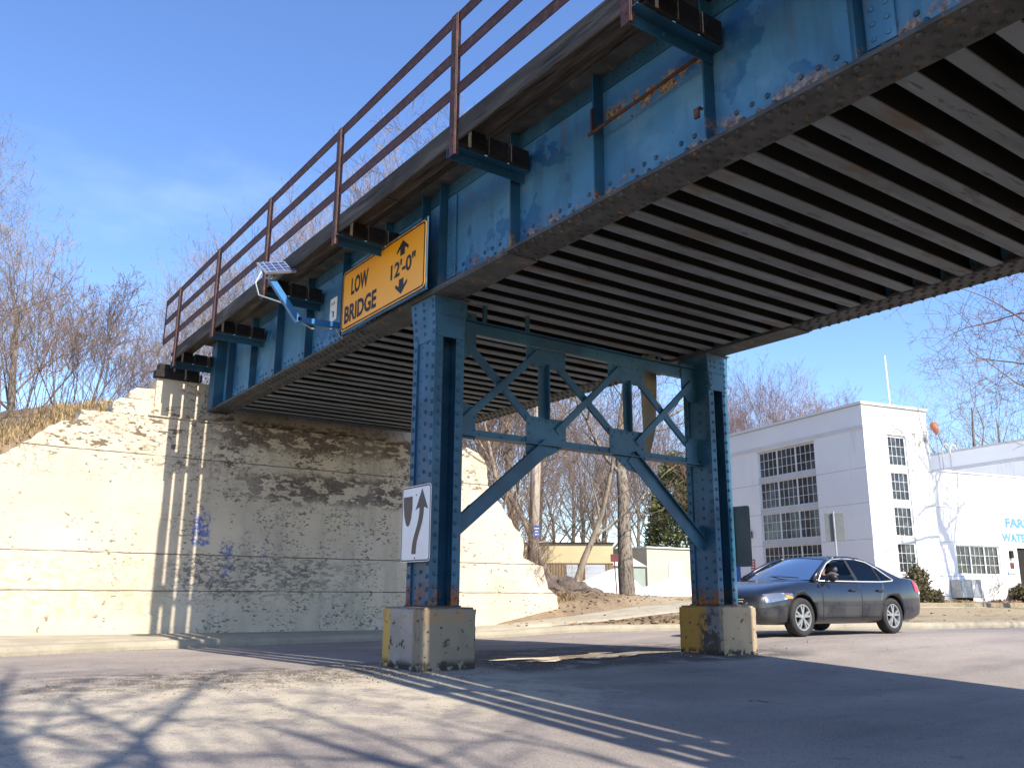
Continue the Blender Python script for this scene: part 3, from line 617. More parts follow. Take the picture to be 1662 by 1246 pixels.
# bent bracing, in the plane between the columns
YC = .26
def plate(pts, y0, y1, name='gusset_plate', riv=True, parent=br):
    b = MB(); b.prism([(x, y0, z) for x, z in pts], (0, y1-y0, 0))
    if riv:
        cx = sum(p[0] for p in pts)/len(pts); cz = sum(p[1] for p in pts)/len(pts)
        for (ax, az), (bx, bz) in zip(pts, pts[1:]+pts[:1]):
            L = math.hypot(bx-ax, bz-az)
            for i in range(max(1, int(L/.13))):
                t = (i+.5)/max(1, int(L/.13)); x, z = ax+(bx-ax)*t, az+(bz-az)*t; x += (cx-x)*.14; z += (cz-z)*.14
                b.rivet((x, y0, z), (0, -1, 0), .016, .012)
    return b.build(name, 'blue', parent)
xl, xr = CA+.012, S-.012
def angle_member(name, p, q, w_, y0, fl=1, dep=.075):
    """rolled angle from p to q (x,z): a flat leg in the bent plane and an outstanding leg towards -Y"""
    b = MB(); P = Vector((p[0], y0, p[1])); Q = Vector((q[0], y0, q[1])); d = (Q-P).normalized(); nrm = Vector((0, -1, 0)); s = nrm.cross(d).normalized()*fl
    b.obox((P+Q)/2, (Q-P)/2, s*w_/2, nrm*.006); b.obox((P+Q)/2-s*(w_/2-.006)+nrm*(dep/2+.006), (Q-P)/2, s*.006, nrm*dep/2)
    return b.build(name, 'blue', br)
for nm, z0, z1 in (('upper_chord', 4.03, 4.185), ('lower_chord', 2.69, 2.79)):
    b = MB(); b.box(xl, xr, YC-.006, YC+.006, z0, z1); b.box(xl, xr, YC-.09, YC-.0065, (z0 if nm[0] == 'l' else z1-.012), (z0+.012 if nm[0] == 'l' else z1)); b.box(xl, xr, YC+.0065, YC+.09, z0, z0+.012)
    x = xl+.1
    while x < xr: b.rivet((x, YC-.006, (z0+z1)/2), (0, -1, 0), .015, .011); x += .33
    b.build(nm, 'blue', br)
for x0, x1 in ((1.52, 2.185), (2.97, 3.655)):
    plate([(x0, 4.02), (x1, 4.02), (x1, 3.79), (x1-.05, 3.75), (x0+.3, 3.75), (x0, 3.78)], YC-.022, YC-.010)
xm1, xm2 = 1.80, 3.31
plate([(1.52, 3.07), (2.185, 3.07), (2.185, 2.73), (1.97, 2.60), (1.60, 2.44), (1.52, 2.50)], YC-.022, YC-.010)
plate([(2.97, 3.07), (3.645, 3.07), (3.645, 2.44), (3.30, 2.50), (2.97, 2.72)], YC-.022, YC-.010)
plate([(xl, 4.3), (.72, 4.3), (.72, 3.80), (.55, 3.68), (xl, 3.68)], YC-.022, YC-.010); plate([(xr, 4.25), (4.45, 4.25), (4.45, 3.84), (4.58, 3.66), (xr, 3.66)], YC-.022, YC-.010)
plate([(xl, 2.66), (.73, 2.66), (.73, 3.04), (.58, 3.12), (xl, 3.12)], YC-.022, YC-.010); plate([(xr, 2.66), (4.50, 2.66), (4.50, 3.0), (4.60, 3.09), (xr, 3.09)], YC-.022, YC-.010)
plate([(xl, 1.74), (.54, 1.74), (.66, 1.86), (.50, 1.50), (xl, 1.40)], YC-.022, YC-.010); plate([(xr, 1.80), (4.60, 1.76), (4.66, 1.55), (xr, 1.42)], YC-.022, YC-.010)
for xm, w_ in ((xm1, .14), (xm2, .105)): angle_member('vertical_strut', (xm, 3.05), (xm, 3.80), w_, YC-.001)
for a, b_ in (((.62, 3.88), (1.68, 2.95)), ((2.0, 3.88), (3.12, 2.95)), ((3.52, 3.88), (4.62, 2.95))): angle_member('diagonal', a, b_, .12, YC+.020, 1, .03)
for a, b_ in (((.45, 2.80), (1.72, 3.95)), ((2.02, 2.90), (3.18, 3.95)), ((3.48, 2.90), (4.66, 3.95))): angle_member('diagonal', a, b_, .10, YC-.03, -1, .03)
angle_member('knee_brace', (.46, 1.56), (1.86, 2.70), .20, YC-.03, -1, .05); angle_member('knee_brace', (4.74, 1.50), (3.36, 2.70), .20, YC-.03, 1, .05)
for x in (.86, 1.55): 
    b = MB(); b.box(x-.025, x+.025, YC-.02, YC+.02, 4.186, 4.433); b.build('hanger', 'blue', br)
b = MB(); b.tube([(4.30, .8, 4.43), (4.31, .8, 4.0), (4.30, .8, 3.3), (4.235, .8, 2.90)], [.135, .13, .10, .05], 10); b.box(4.13, 4.16, .7, .74, 4.2, 4.43); b.box(4.44, 4.50, .7, .74, 4.15, 4.43); b.build('drain_pipe', 'conc', br, smooth=True)

# walkway of planks on brackets, and the handrail
BRK = [-15.4, -12.65, -9.9, -7.15, -4.42, -1.69, 1.15, 3.85, 6.45, 9.02]
for (x0, x1, zp) in ((-.84, -.738, 5.505), (-.700, -.510, 5.505), (-.472, -.220, 5.82), (-.182, .10, 5.85)):
    rn2 = random.Random(int(-x0*100)); y = -15.6
    while y < 9.4:
        y2 = min(9.4, y+(4.95 if y < -15 else 5.4)); q = MB(); xx1 = {-.738: -.701, -.510: -.473, -.220: -.183}.get(x1, x1) if y2 < -10.5 else x1; q.box(x0, xx1, y+.004, y2-.004, zp+rn2.uniform(-.004, .004), zp+.055); q.build('walkway_plank', 'timber', br, bevel=.006); y = y2  # unseen end planks widened shut to cut off the light lines
q = MB()
for i in range(len(BRK)-1): q.box(-.875, -.842, BRK[i]+.002, BRK[i+1]-.002, 5.33, 5.575)
q.build('edge_timber', 'timber', br, bevel=.012)
for y in BRK:
    q = MB(); q.box(-.90, .09, y-.075, y+.05, 5.285, 5.297); q.box(-.90, .09, y+.038, y+.05, 5.185, 5.285)
    for xx in (-.86, -.5, -.1): q.rivet((xx, y+.038, 5.235), (0, -1, 0), .018, .014)
    k = q.build('walkway_bracket', 'blue', br)
    for (x0, x1) in ((-.835, -.515), (-.475, -.215), (-.19, .05)):
        q = MB(); q.box(x0, x1, y-.11, y+.11, 5.298, 5.503); q.build('timber_block', 'darktimber', k, bevel=.008)
rl = MB()
PX = -.90
for k, (z, w_) in enumerate(((6.775, .125), (6.34, .125), (5.91, .125))):
    q = MB(); q.bar((PX+.02, -15.6, z-.0), (PX+.02, 9.95, z-.0), .012, w_); q.bar((PX+.04, -15.6, z+w_/2-.006), (PX+.04, 9.95, z+w_/2-.006), .06, .012); q.build('rail', 'railrust', br)
for y in (-15.3, -12.6, -9.85, -7.1, -4.37, -1.75, 1.17, 3.78, 6.35, 8.88):
    q = MB(); q.bar((PX-.0, y, 5.17), (PX-.0, y, 6.83), .12, .012, (1, 0, 0)); q.bar((PX+.016, y-.045, 5.17), (PX+.016, y-.045, 6.80), .010, .06, (1, 0, 0))
    for z in (6.78, 6.34, 5.93, 5.4, 5.26): q.rivet((PX-.0065, y, z), (-1, 0, 0), .014, .01)
    q.build('rail_post', 'railrust', br)
q = MB(); q.bar((PX+.02, 9.95, 5.90), (PX+.02, 9.95, 6.835), .07, .012, (1, 0, 0)); q.build('end_bar', 'railrust', br)

# ------------------------------------------------------------------ signs on the bridge
def rrect(w_, h, r, k=4):
    P = []
    for cx, cy, a0 in ((w_-r, h-r, 0), (r, h-r, 90), (r, r, 180), (w_-r, r, 270)):
        for i in range(k+1): a = R(a0+90*i/k); P.append((cx+r*math.cos(a), cy+r*math.sin(a)))
    return P
def sign_frame(o, u, v, n):
    o = Vector(o); u = Vector(u).normalized(); v = Vector(v).normalized(); n = Vector(n).normalized()
    return lambda a, b, d=0: o+u*a+v*b+n*d
def ring(mb, P, Q, pl, d):
    n = len(P); mb.add([pl(*p, d) for p in P]+[pl(*q, d) for q in Q], [(i, (i+1) % n, n+(i+1) % n, n+i) for i in range(n)])
W_, H_ = 2.39, .885
lo = (-.20, 2.375, 4.405)
sg = thing('low_bridge_sign', 'long amber LOW BRIDGE warning sign with height and arrows, fixed to the girder', 'warning sign', lo)
pl = sign_frame(lo, (0, -1, 0), (0, 0, 1), (-1, 0, 0))
b = MB(); b.prism([pl(*p, 0) for p in rrect(W_, H_, .06)], (-.006, 0, 0)); b.build('sign_panel', 'yellow', sg)
b = MB(); ring(b, rrect(W_-.03, H_-.03, .055), [(x+.022, y+.022) for x, y in rrect(W_-.074, H_-.074, .045)], lambda a, c, d: pl(a+.015, c+.015, d), .0085)
text_mesh(b, 'LOW', lambda x, y, d: pl(.29+x, .475+y, .0085), .26, .54, bold=.034)
text_mesh(b, 'BRIDGE', lambda x, y, d: pl(.10+x, .09+y, .0085), .265, 1.0, bold=.034)
text_mesh(b, "12'-0\"", lambda x, y, d: pl(1.49+x, .335+y, .0085), .22, .66, bold=.028)
def arrow(u, v, s, sgn):
    P = [(0, .0), (.16, -.12), (.16, -.165), (.062, -.11), (.062, -.21), (-.062, -.21), (-.062, -.11), (-.16, -.165), (-.16, -.12)]
    b.face([pl(u+p[0]*s, v+sgn*p[1]*s, .0085) for p in P])
arrow(1.80, .805, .98, 1); arrow(1.79, .075, .98, -1)
b.build('lettering', 'black', sg)
b = MB()
for v in (-.035, H_+.005): b.obox(pl(W_/2, v+.015, -.02), (0, W_/2+.02, 0), (0, 0, .016), (.012, 0, 0))
b.obox(pl(W_+.012, H_/2, -.01), (0, .008, 0), (0, 0, H_/2+.02), (.012, 0, 0))
for u in (.3, 1.2, 2.1): b.obox(pl(u, H_/2, -.05), (0, .02, 0), (0, 0, H_/2), (.03, 0, 0))
b.build('mounting_frame', 'blue', sg)
b = MB()
for u in (.12, .5, .9, 1.3, 1.7, 2.1, 2.3):
    for v in (.012, H_-.012): b.rivet(pl(u, v, .006), (-1, 0, 0), .012, .006)
b.build('bolt', 'galv', sg)

kw, kh = .69, .885; ko = (-.052, .63, 1.15)
ks = thing('keep_right_sign', 'white divided road sign with a curved arrow bolted to the front column', 'road sign', ko)
pl2 = sign_frame(ko, (0, -1, 0), (0, 0, 1), (-1, 0, 0))
b = MB(); b.prism([pl2(*p, 0) for p in rrect(kw, kh, .045)], (-.004, 0, 0)); b.build('sign_panel', 'ksign', ks)
b = MB(); ring(b, rrect(kw-.016, kh-.016, .04), [(x+.016, y+.016) for x, y in rrect(kw-.048, kh-.048, .03)], lambda a, c, d: pl2(a+.008, c+.008, d), .0055)
D_ = [(.06, .865), (.375, .865), (.375, .70), (.345, .58), (.29, .49), (.235, .465), (.17, .49), (.10, .60), (.065, .73)]
b.face([pl2(u*kw, v*kh, .0055) for u, v in D_])
def bez(P, t): return tuple(sum(c*p[i] for c, p in zip(((1-t)**3, 3*t*(1-t)**2, 3*t*t*(1-t), t**3), P)) for i in (0, 1))
C_ = [bez([(.46, .10), (.46, .38), (.70, .42), (.70, .72)], i/14) for i in range(15)]
for (p, q) in zip(C_, C_[1:]): b.face([pl2((p[0]-.075)*kw, p[1]*kh, .0055), pl2((q[0]-.075)*kw, q[1]*kh, .0055), pl2((q[0]+.075)*kw, q[1]*kh, .0055), pl2((p[0]+.075)*kw, p[1]*kh, .0055)][::-1])
b.face([pl2(u*kw, v*kh, .0056) for u, v in ((.70, .955), (.485, .67), (.60, .70), (.80, .70), (.915, .67))])
for v in (.05, .875): b.rivet(pl2(.5*kw, v*kh, .004), (-1, 0, 0), .011, .007)
b.build('symbol', 'signgrey', ks)
b = MB(); b.box(-.05, -.012, .10, .14, 1.3, 1.34); b.box(-.05, -.012, .36, .40, 1.3, 1.34); b.box(-.05, -.012, .10, .14, 1.85, 1.89); b.box(-.05, -.012, .36, .40, 1.85, 1.89); b.build('bracket', 'galv', ks)
# the back of the matching sign on the other column
b = MB(); b.prism([(S+CA+.055, y-.28, z+1.20) for y, z in rrect(.69, .885, .045)], (.005, 0, 0)); o = b.build('keep_right_sign', 'greyback')
tag(o, 'grey back of a road sign on the column next to the car', 'road sign')

# inspection box, small notice and solar panel
b = MB(); b.prism([(-.125, 2.98-u, 4.72+v) for u, v in rrect(.24, .36, .02)], (-.004, 0, 0)); b.m = 1
text_mesh(b, 'N4', lambda x, y, d: Vector((-.1295, 2.94-x, 4.96+y)), .07, .13)
for (u, v, s, t_) in ((.06, .14, .03, .03), (.10, .06, .05, .09)): b.face([(-.1295, 2.98-u, 4.72+v), (-.1295, 2.98-u-s, 4.72+v), (-.1295, 2.98-u-s, 4.72+v+t_), (-.1295, 2.98-u, 4.72+v+t_)])
tag(b.build('bridge_notice', ['ksign', 'signgrey']), 'small white notice plate on the girder beside the amber sign', 'notice')
sp = thing('solar_unit', 'small solar panel on a bent blue arm reaching out from the girder', 'solar panel', (-.1, 2.75, 4.63))
b = MB(); b.bar((.08, 2.75, 4.64), (-.72, 2.75, 4.60), .07, .075); b.bar((-.70, 2.75, 4.58), (-1.14, 2.75, 5.12), .07, .085, (1, 0, .5)); b.build('arm', mat('bright_blue_arm', (.02, .16, .40), .1, 5, .45), sp)
b = MB(); b.tube([(-1.14, 2.75, 5.10), (-1.13, 2.75, 5.20)], .05, 8); b.box(-1.2, -1.08, 2.70, 2.80, 5.13, 5.145); b.build('mount', 'galv', sp)
A_ = Vector((-1.289, 2.75, 5.145)); B_ = Vector((-.954, 2.66, 5.277)); D2 = Vector((-1.10, 3.05, 5.42)); 
b = MB(); u_ = Vector((.40, -.04, .10)); u_.normalize(); n_ = Vector((-.25, -.55, .78)); n_ = (n_-u_*n_.dot(u_)).normalized(); v_ = n_.cross(u_)
c_ = Vector((-1.06, 2.80, 5.33)); pw, ph = .215, .23
b.obox(c_, u_*pw, v_*ph, n_*.016); b.build('panel_frame', 'galv', sp)
b = MB(); b.add([c_+u_*(pw-.015)*i+v_*(ph-.015)*j+n_*.0175 for i, j in ((-1, -1), (1, -1), (1, 1), (-1, 1))], [(0, 1, 2, 3)]); b.build('solar_cells', 'solar', sp)
b = MB(); b.tube([c_-u_*.2-n_*.02, (-1.36, 2.75, 5.02), (-1.30, 2.75, 4.85), (-1.05, 2.76, 4.82), (-.85, 2.78, 4.80)], .011, 6); b.tube([(-.78, 2.74, 4.62), (-.5, 2.73, 4.50), (-.25, 2.73, 4.53), (-.12, 2.75, 4.58), (-.09, 2.68, 4.46), (-.10, 2.55, 4.38), (-.12, 2.5, 4.45), (-.12, 2.48, 4.75)], .010, 6); b.build('cable', 'galv', sp)

# ------------------------------------------------------------------ waterworks building
th = R(11.5); E1 = Vector((math.cos(th), -math.sin(th), 0)); E2 = Vector((math.sin(th), math.cos(th), 0)); K0 = Vector((22.83, 8.87, 0)); UZ = Vector((0, 0, 1))
wk = thing('white_building', 'large white streamlined building with tall steel windows behind the dark car', 'building', (24.4, 8.9, .4))
def P3(a, e, z): return K0+E1*a+E2*e+UZ*z
def holed(mb, fr, u0, u1, z0, z1, holes, dep):
    """wall face with openings: fr(u, z, d) with d = depth into the wall"""
    us = sorted(set([u0, u1]+[h[0] for h in holes]+[h[1] for h in holes])); zs = sorted(set([z0, z1]+[h[2] for h in holes]+[h[3] for h in holes]))
    for i in range(len(us)-1):
        for j in range(len(zs)-1):
            cu, cz = (us[i]+us[i+1])/2, (zs[j]+zs[j+1])/2
            if any(h[0] < cu < h[1] and h[2] < cz < h[3] for h in holes): continue
            mb.face([fr(us[i], zs[j], 0), fr(us[i+1], zs[j], 0), fr(us[i+1], zs[j+1], 0), fr(us[i], zs[j+1], 0)])
    for a, b, c, d in holes:
        mb.face([fr(a, c, 0), fr(a, d, 0), fr(a, d, dep), fr(a, c, dep)]); mb.face([fr(b, c, 0), fr(b, c, dep), fr(b, d, dep), fr(b, d, 0)])
        mb.face([fr(a, d, 0), fr(b, d, 0), fr(b, d, dep), fr(a, d, dep)]); mb.face([fr(a, c, 0), fr(a, c, dep), fr(b, c, dep), fr(b, c, 0)])
def window(fr, a, b, c, d, nx, nzr, mull, dep):
    w_ = MB(); w_.face([fr(a, c, dep-.02), fr(b, c, dep-.02), fr(b, d, dep-.02), fr(a, d, dep-.02)]); wo_ = w_.build('window', 'winglass', wk)
    m = MB()
    def bar_(u0, u1, z0, z1, q): m.add([fr(u, z, dd) for dd in (dep-.025-q, dep-.021) for (u, z) in ((u0, z0), (u1, z0), (u1, z1), (u0, z1))], [(0, 1, 2, 3), (0, 4, 5, 1), (1, 5, 6, 2), (2, 6, 7, 3), (3, 7, 4, 0)])
    for k in range(nx+1):
        u = a+(b-a)*k/nx; big = k in mull or k in (0, nx); h = .03 if big else .008; bar_(u-h, u+h, c, d, .03 if big else .012)
    for k in range(nzr+1):
        z = c+(d-c)*k/nzr; h = .028 if k in (0, nzr) else .008; bar_(a, b, z-h, z+h, .026 if k in (0, nzr) else .010)
    m.build('window_frame', 'whiteplain', wo_)
TF = lambda u, z, d: P3(u, d, z)              # tower front, faces the sun
TL = lambda u, z, d: P3(d, u, z)              # tower left side, in shade
WO = .12; WF = lambda u, z, d: P3(u, WO+d, z)
tiers = [(1.58, 2.60), (2.85, 3.88), (4.12, 5.12), (5.37, 6.42)]; tierL = [(1.60, 2.67), (2.93, 3.98), (4.20, 5.25), (5.47, 6.50)]
b = MB()
holed(b, TF, 0, 3.2, .2, 7.5, [(1.12, 2.05, 1.52, 6.48)], .10)
holed(b, lambda u, z, d: P3(d, u, z), 0, 8.2, .2, 7.5, [(2.48, 5.80, 1.52, 6.56), (7.25, 8.0, .2, 2.45)], .12); 
b.face([P3(3.2, 0, .2), P3(3.2, 8.2, .2), P3(3.2, 8.2, 7.5), P3(3.2, 0, 7.5)]); b.face([P3(0, 8.2, .2), P3(3.2, 8.2, .2), P3(3.2, 8.2, 7.5), P3(0, 8.2, 7.5)])
b.build('tower_wall', 'white', wk)
b = MB()
for a, c, d, e in ((0, 3.2, 0, 8.25),):
    b.add([P3(a-.05, d-.05, 7.501), P3(c+.05, d-.05, 7.501), P3(c+.05, e, 7.501), P3(a-.05, e, 7.501), P3(a-.05, d-.05, 7.60), P3(c+.05, d-.05, 7.60), P3(c+.05, e, 7.60), P3(a-.05, e, 7.60)], [(4, 5, 6, 7), (0, 1, 5, 4), (1, 2, 6, 5), (2, 3, 7, 6), (3, 0, 4, 7)])
b.build('roof_coping', 'whiteplain', wk)
b = MB()
for z in (6.62, 6.68, 6.74):
    b.obox(P3(1.6, -.012, z), E1*1.62, E2*.012, UZ*.017); b.obox(P3(-.012, 4.1, z), E1*.012, E2*4.1, UZ*.017)
b.build('frieze_band', 'whiteplain', wk)
for (u0, u1, z0, z1, fr) in [(1.12, 2.05, tiers[i][1], tiers[i+1][0], TF) for i in range(3)]+[(2.48, 5.80, tierL[i][1], tierL[i+1][0], TL) for i in range(3)]+[(1.12, 2.05, 1.52, 1.58, TF), (1.12, 2.05, 6.42, 6.48, TF), (2.48, 5.80, 1.52, 1.60, TL), (2.48, 5.80, 6.50, 6.56, TL)]:
    b = MB(); b.add([fr(u, z, d) for d in (.04, .099) for u, z in ((u0, z0), (u1, z0), (u1, z1), (u0, z1))], [(0, 1, 2, 3), (0, 4, 5, 1), (1, 5, 6, 2), (2, 6, 7, 3), (3, 7, 4, 0)]); b.build('spandrel', 'greyframe', wk)
for z0, z1 in tiers: window(TF, 1.16, 2.01, z0, z1, 4, 3, (), .10)
for z0, z1 in tierL: window(TL, 2.53, 5.75, z0, z1, 12, 3, (4, 8), .12)
b = MB()
holed(b, WF, 3.7, 12.0, .2, 5.3, [(4.15, 6.45, 1.55, 2.62), (7.42, 8.45, .2, 2.60)], .10)
for i in range(7):                                     # rounded return between the tower and the wing
    a0, a1 = R(90*i/7), R(90*(i+1)/7)
    f = lambda a, z: P3(3.7-.5*math.sin(a), WO+.5-.5*math.cos(a), z)
    b.face([f(a0, .2), f(a0, 5.3), f(a1, 5.3), f(a1, .2)][::-1])
b.face([P3(3.2, WO, 5.3), P3(12, WO, 5.3), P3(12, 8, 5.3), P3(3.2, 8, 5.3)])
b.build('wing_wall', 'white', wk)
b = MB(); b.obox(P3(7.85, WO+.1, 5.33), E1*4.16, E2*.14, UZ*.03); b.build('roof_coping', 'whiteplain', wk)
window(WF, 4.18, 6.42, 1.58, 2.60, 9, 3, (3, 6), .10)
b = MB(); b.obox(P3(7.93, WO+.09, 1.45), E1*.5, E2*.02, UZ*1.15); b.build('door', 'darktimber', wk)
b = MB(); X0 = 12.0
holed(b, lambda u, z, d: P3(X0+d, u, z), -3, 12, .2, 7.45, [], .1); b.face([P3(X0, -3, .2), P3(X0, -3, 7.45), P3(X0+6, -3, 7.45), P3(X0+6, -3, .2)]); b.face([P3(X0, -3, 7.45), P3(X0, 12, 7.45), P3(X0+6, 12, 7.45), P3(X0+6, -3, 7.45)])
b.build('rear_block_wall', 'white', wk)
b = MB()
for z in (6.62, 6.68, 6.74): b.obox(P3(X0-.012, 4.5, z), E1*.012, E2*7.5, UZ*.014)
b.obox(P3(X0-.02, 4.5, 7.5), E1*.05, E2*7.5, UZ*.045); b.build('frieze_band', 'greyframe', wk)
b = MB()
pw_ = lambda u, z: (lambda x, y, d: P3(u+x, WO-.012, z+y))
text_mesh(b, 'FARI', pw_(6.95, 3.36), .36, 1.16, bold=.05); text_mesh(b, 'WATER', pw_(6.66, 2.80), .34, 1.62, bold=.05)
b.build('lettering', 'letter', wk)
b = MB(); b.obox(P3(7.02, WO-.05, 2.34), E1*.07, E2*.05, UZ*.14); b.build('wall_lamp', 'darktimber', wk)
b = MB(); b.obox(P3(7.04, WO-.011, 1.93), E1*.10, E2*.01, UZ*.11); b.build('plaque', 'maroon', wk)
b = MB(); b.obox(P3(6.95, WO-.01, 1.64), E1*.2, E2*.008, UZ*.05); b.m = 1
for k in range(4): b.obox(P3(6.82+.085*k, WO-.02, 1.64), E1*.026, E2*.002, UZ*.028)
b.build('number_plate', ['bluedoor', 'whiteplain'], wk)
b = MB(); b.obox(P3(-.08, 6.52, 3.22), E1*.08, E2*.16, UZ*.13); b.m = 1; b.obox(P3(-.10, 6.52, 3.11), E1*.09, E2*.13, UZ*.055); b.build('wall_lamp', ['darktimber', 'shed'], wk)
b = MB(); b.obox(P3(-.012, 6.42, 1.95), E1*.01, E2*.12, UZ*.27); b.m = 1
for k in range(4): b.obox(P3(-.024, 6.42, 2.13-.11*k), E1*.001, E2*.085, UZ*.022)
b.build('notice', ['red', 'whiteplain'], wk)
b = MB(); b.obox(P3(.06, 7.62, 1.3), E1*.03, E2*.36, UZ*1.13); b.build('door', 'bluedoor', wk)
b = MB()
for i in range(3): b.obox(P3(-.4-.1*i, 7.3+.1*i, .55+.3*i), E1*.03, E2*.55, UZ*.13)
b.build('planter', 'bluedoor', wk)
b = MB(); b.tube([P3(4.7, 3, 5.3), P3(4.75, 3, 8.5), P3(4.72, 3, 10.6)], [.04, .035, .03], 6); tag(b.build('antenna_mast', 'whiteplain'), 'thin white whip antenna standing on the roof of the white building', 'antenna')
wsx = thing('windsock', 'faded orange windsock on a thin pole above the low wing roof', 'windsock', tuple(P3(4.05, .35, 5.3)))
b = MB(); b.tube([P3(4.10, .35, 5.3), P3(4.02, .35, 7.0)], .015, 6); b.build('mast', 'galv', wsx)
b = MB(); b.tube([P3(3.92, .33, 7.20), P3(3.94, .32, 7.12), P3(3.97, .31, 6.98), P3(4.01, .3, 6.84), P3(4.03, .3, 6.74)], [.10, .15, .14, .09, .04], 12, cap=False); b.build('sock', 'orange', wsx, smooth=True)
ldr = thing('roof_ladder', 'white hooped rails of a ladder at the edge of the low wing roof', 'ladder', tuple(P3(4.4, .2, 5.3)))
for u in (4.22, 4.62):
    b = MB(); b.tube([P3(u, .3, 4.9+.42), P3(u, .3, 6.15), P3(u+.04, .28, 6.32), P3(u+.13, .25, 6.40), P3(u+.22, .22, 6.34), P3(u+.26, .21, 6.18)], .034, 8); b.build('handrail', 'whiteplain', ldr, smooth=True)
b = MB(); b.obox(P3(4.42, .3, 5.42), E1*.2, E2*.015, UZ*.015); b.build('rung', 'whiteplain', ldr)
mc = thing('meter_cabinet', 'grey metal meter cabinet with doors against the white wall', 'cabinet', tuple(P3(4.2, -.1, .75)))
b = MB(); b.obox(P3(4.18, -.12, 1.06), E1*.53, E2*.2, UZ*.32); b.build('cabinet_box', 'galv', mc, bevel=.01)
b = MB(); b.obox(P3(3.92, -.332, 1.06), E1*.24, E2*.008, UZ*.29); b.obox(P3(4.44, -.332, 1.06), E1*.24, E2*.008, UZ*.29); b.build('cabinet_door', 'galv', mc)
b = MB(); b.obox(P3(4.3, -.343, 1.12), E1*.04, E2*.002, UZ*.05); b.build('label_plate', 'whiteplain', mc)
b = MB(); b.obox(P3(4.18, -.05, .6), E1*.25, E2*.1, UZ*.14); b.build('plinth', 'darktimber', mc)
np_ = thing('road_sign', 'bare grey back of a sign on a thin post before the tall windows', 'road sign', (14.72, 4.8, .2))
b = MB(); b.tube([(14.72, 4.8, .0), (14.70, 4.8, 2.9)], .025, 8); b.build('post', 'galv', np_)
rv = Vector((.55, -.83, 0)); nv = Vector((.83, .55, 0))
b = MB(); b.obox(Vector((14.72, 4.8, 2.50))+nv*.035, rv*.235, nv*.005, UZ*.36); b.build('sign_panel', 'greyback', np_, bevel=.004)
ms = thing('small_post_sign', 'maroon square sign seen from behind on a leaning maroon post by the big tree', 'sign', (13.05, 11.25, .5))
b = MB(); b.bar((13.06, 11.25, .3), (12.97, 11.3, 2.0), .05, .03); b.build('post', 'maroon', ms)
b = MB(); b.obox((12.965, 11.26, 1.86), (.10, -.07, 0), (.005, .006, 0), (0, 0, .11)); b.build('sign_panel', 'maroon', ms)

# ------------------------------------------------------------------ low buildings and snow behind the bridge
tb = thing('cream_garage', 'long low cream garage with ribbed brown lower wall and white roller doors', 'building', (25.2, 28.5, .9))
ta = Vector((23.54, 29.79, 0)); tbv = Vector((27.02, 26.93, 0)); U = (tbv-ta).normalized(); N_ = Vector((-U.y, U.x, 0)); N_ = N_ if N_.y > 0 else -N_
TB = lambda u, z, d: ta+U*u+N_*d+UZ*z
b = MB(); b.obox(TB(.25, 2.93, 4), U*4.25, N_*4, UZ*.52); b.build('upper_wall', 'tan', tb)
b = MB(); b.obox(TB(.25, 1.6, 4.05), U*4.25, N_*4, UZ*.80); b.m = 0
for k in range(56): b.obox(TB(-3.95+.15*k, 1.6, .03), U*.03, N_*.02, UZ*.79)
b.build('lower_wall', 'tanbrown', tb)
b = MB(); b.obox(TB(.25, 3.48, 4), U*4.32, N_*4.1, UZ*.03); b.build('roof', 'darktimber', tb)
for u0, u1 in ((1.98, 2.58), (2.98, 4.05)):
    b = MB(); b.obox(TB((u0+u1)/2, 1.65, .0), U*(u1-u0)/2, N_*.03, UZ*.68)
    for k in range(5): b.obox(TB((u0+u1)/2, 1.1+.27*k, -.031), U*(u1-u0)/2*.97, N_*.006, UZ*.012)
    b.build('garage_door', 'doorgrey', tb)
b = MB(); b.obox(TB(.25, 2.5, -.02), U*.28, N_*.03, UZ*.17); b.build('window', 'winglass', tb)
b = MB(); b.obox(TB(.75, 2.72, -.06), U*.09, N_*.06, UZ*.09); b.build('wall_lamp', 'tan', tb)
b = MB(); b.ball(TB(.6, 3.5, 2.0), .34, 12, 8, (1, 1, .5)); b.build('roof_vent', 'whiteplain', tb, smooth=True)
sh = thing('pale_shed', 'pale flat roofed shed with a plain door beside the snow', 'shed', (36.74, 33.02, .9))
SX, SY = 36.74, 33.02
b = MB(); b.obox((SX, SY, 2.1), (3.2, -.15, 0), (.10, 2.2, 0), (0, 0, 1.50)); b.build('wall', 'shed', sh)
b = MB(); b.obox((SX, SY, 3.64), (3.3, -.15, 0), (.10, 2.3, 0), (0, 0, .04)); b.build('roof', 'whiteplain', sh)
b = MB(); b.obox((SX-.95, SY-2.20, 1.75), (.62, -.03, 0), (0, .03, 0), (0, 0, 1.05)); b.build('door', 'whiteplain', sh)
b = MB(); b.obox((SX+1.1, SY-2.30, 1.9), (.38, -.02, 0), (0, .03, 0), (0, 0, .85)); b.build('window', 'galv', sh)
gs = thing('small_garage', 'little grey green garage with a white gable trim half hidden behind the tree trunk', 'shed', (26.5, 30.5, .9))
b = MB(); b.box(27.0, 30.0, 27.6, 30, .9, 2.3); b.build('wall', mat('grey_green_siding', (.28, .33, .28), .05), gs)
b = MB(); b.prism([(26.9, 27.5, 2.3), (30.1, 27.5, 2.3), (28.5, 27.5, 2.95)], (0, 2.6, 0)); b.build('roof', 'greyframe', gs)
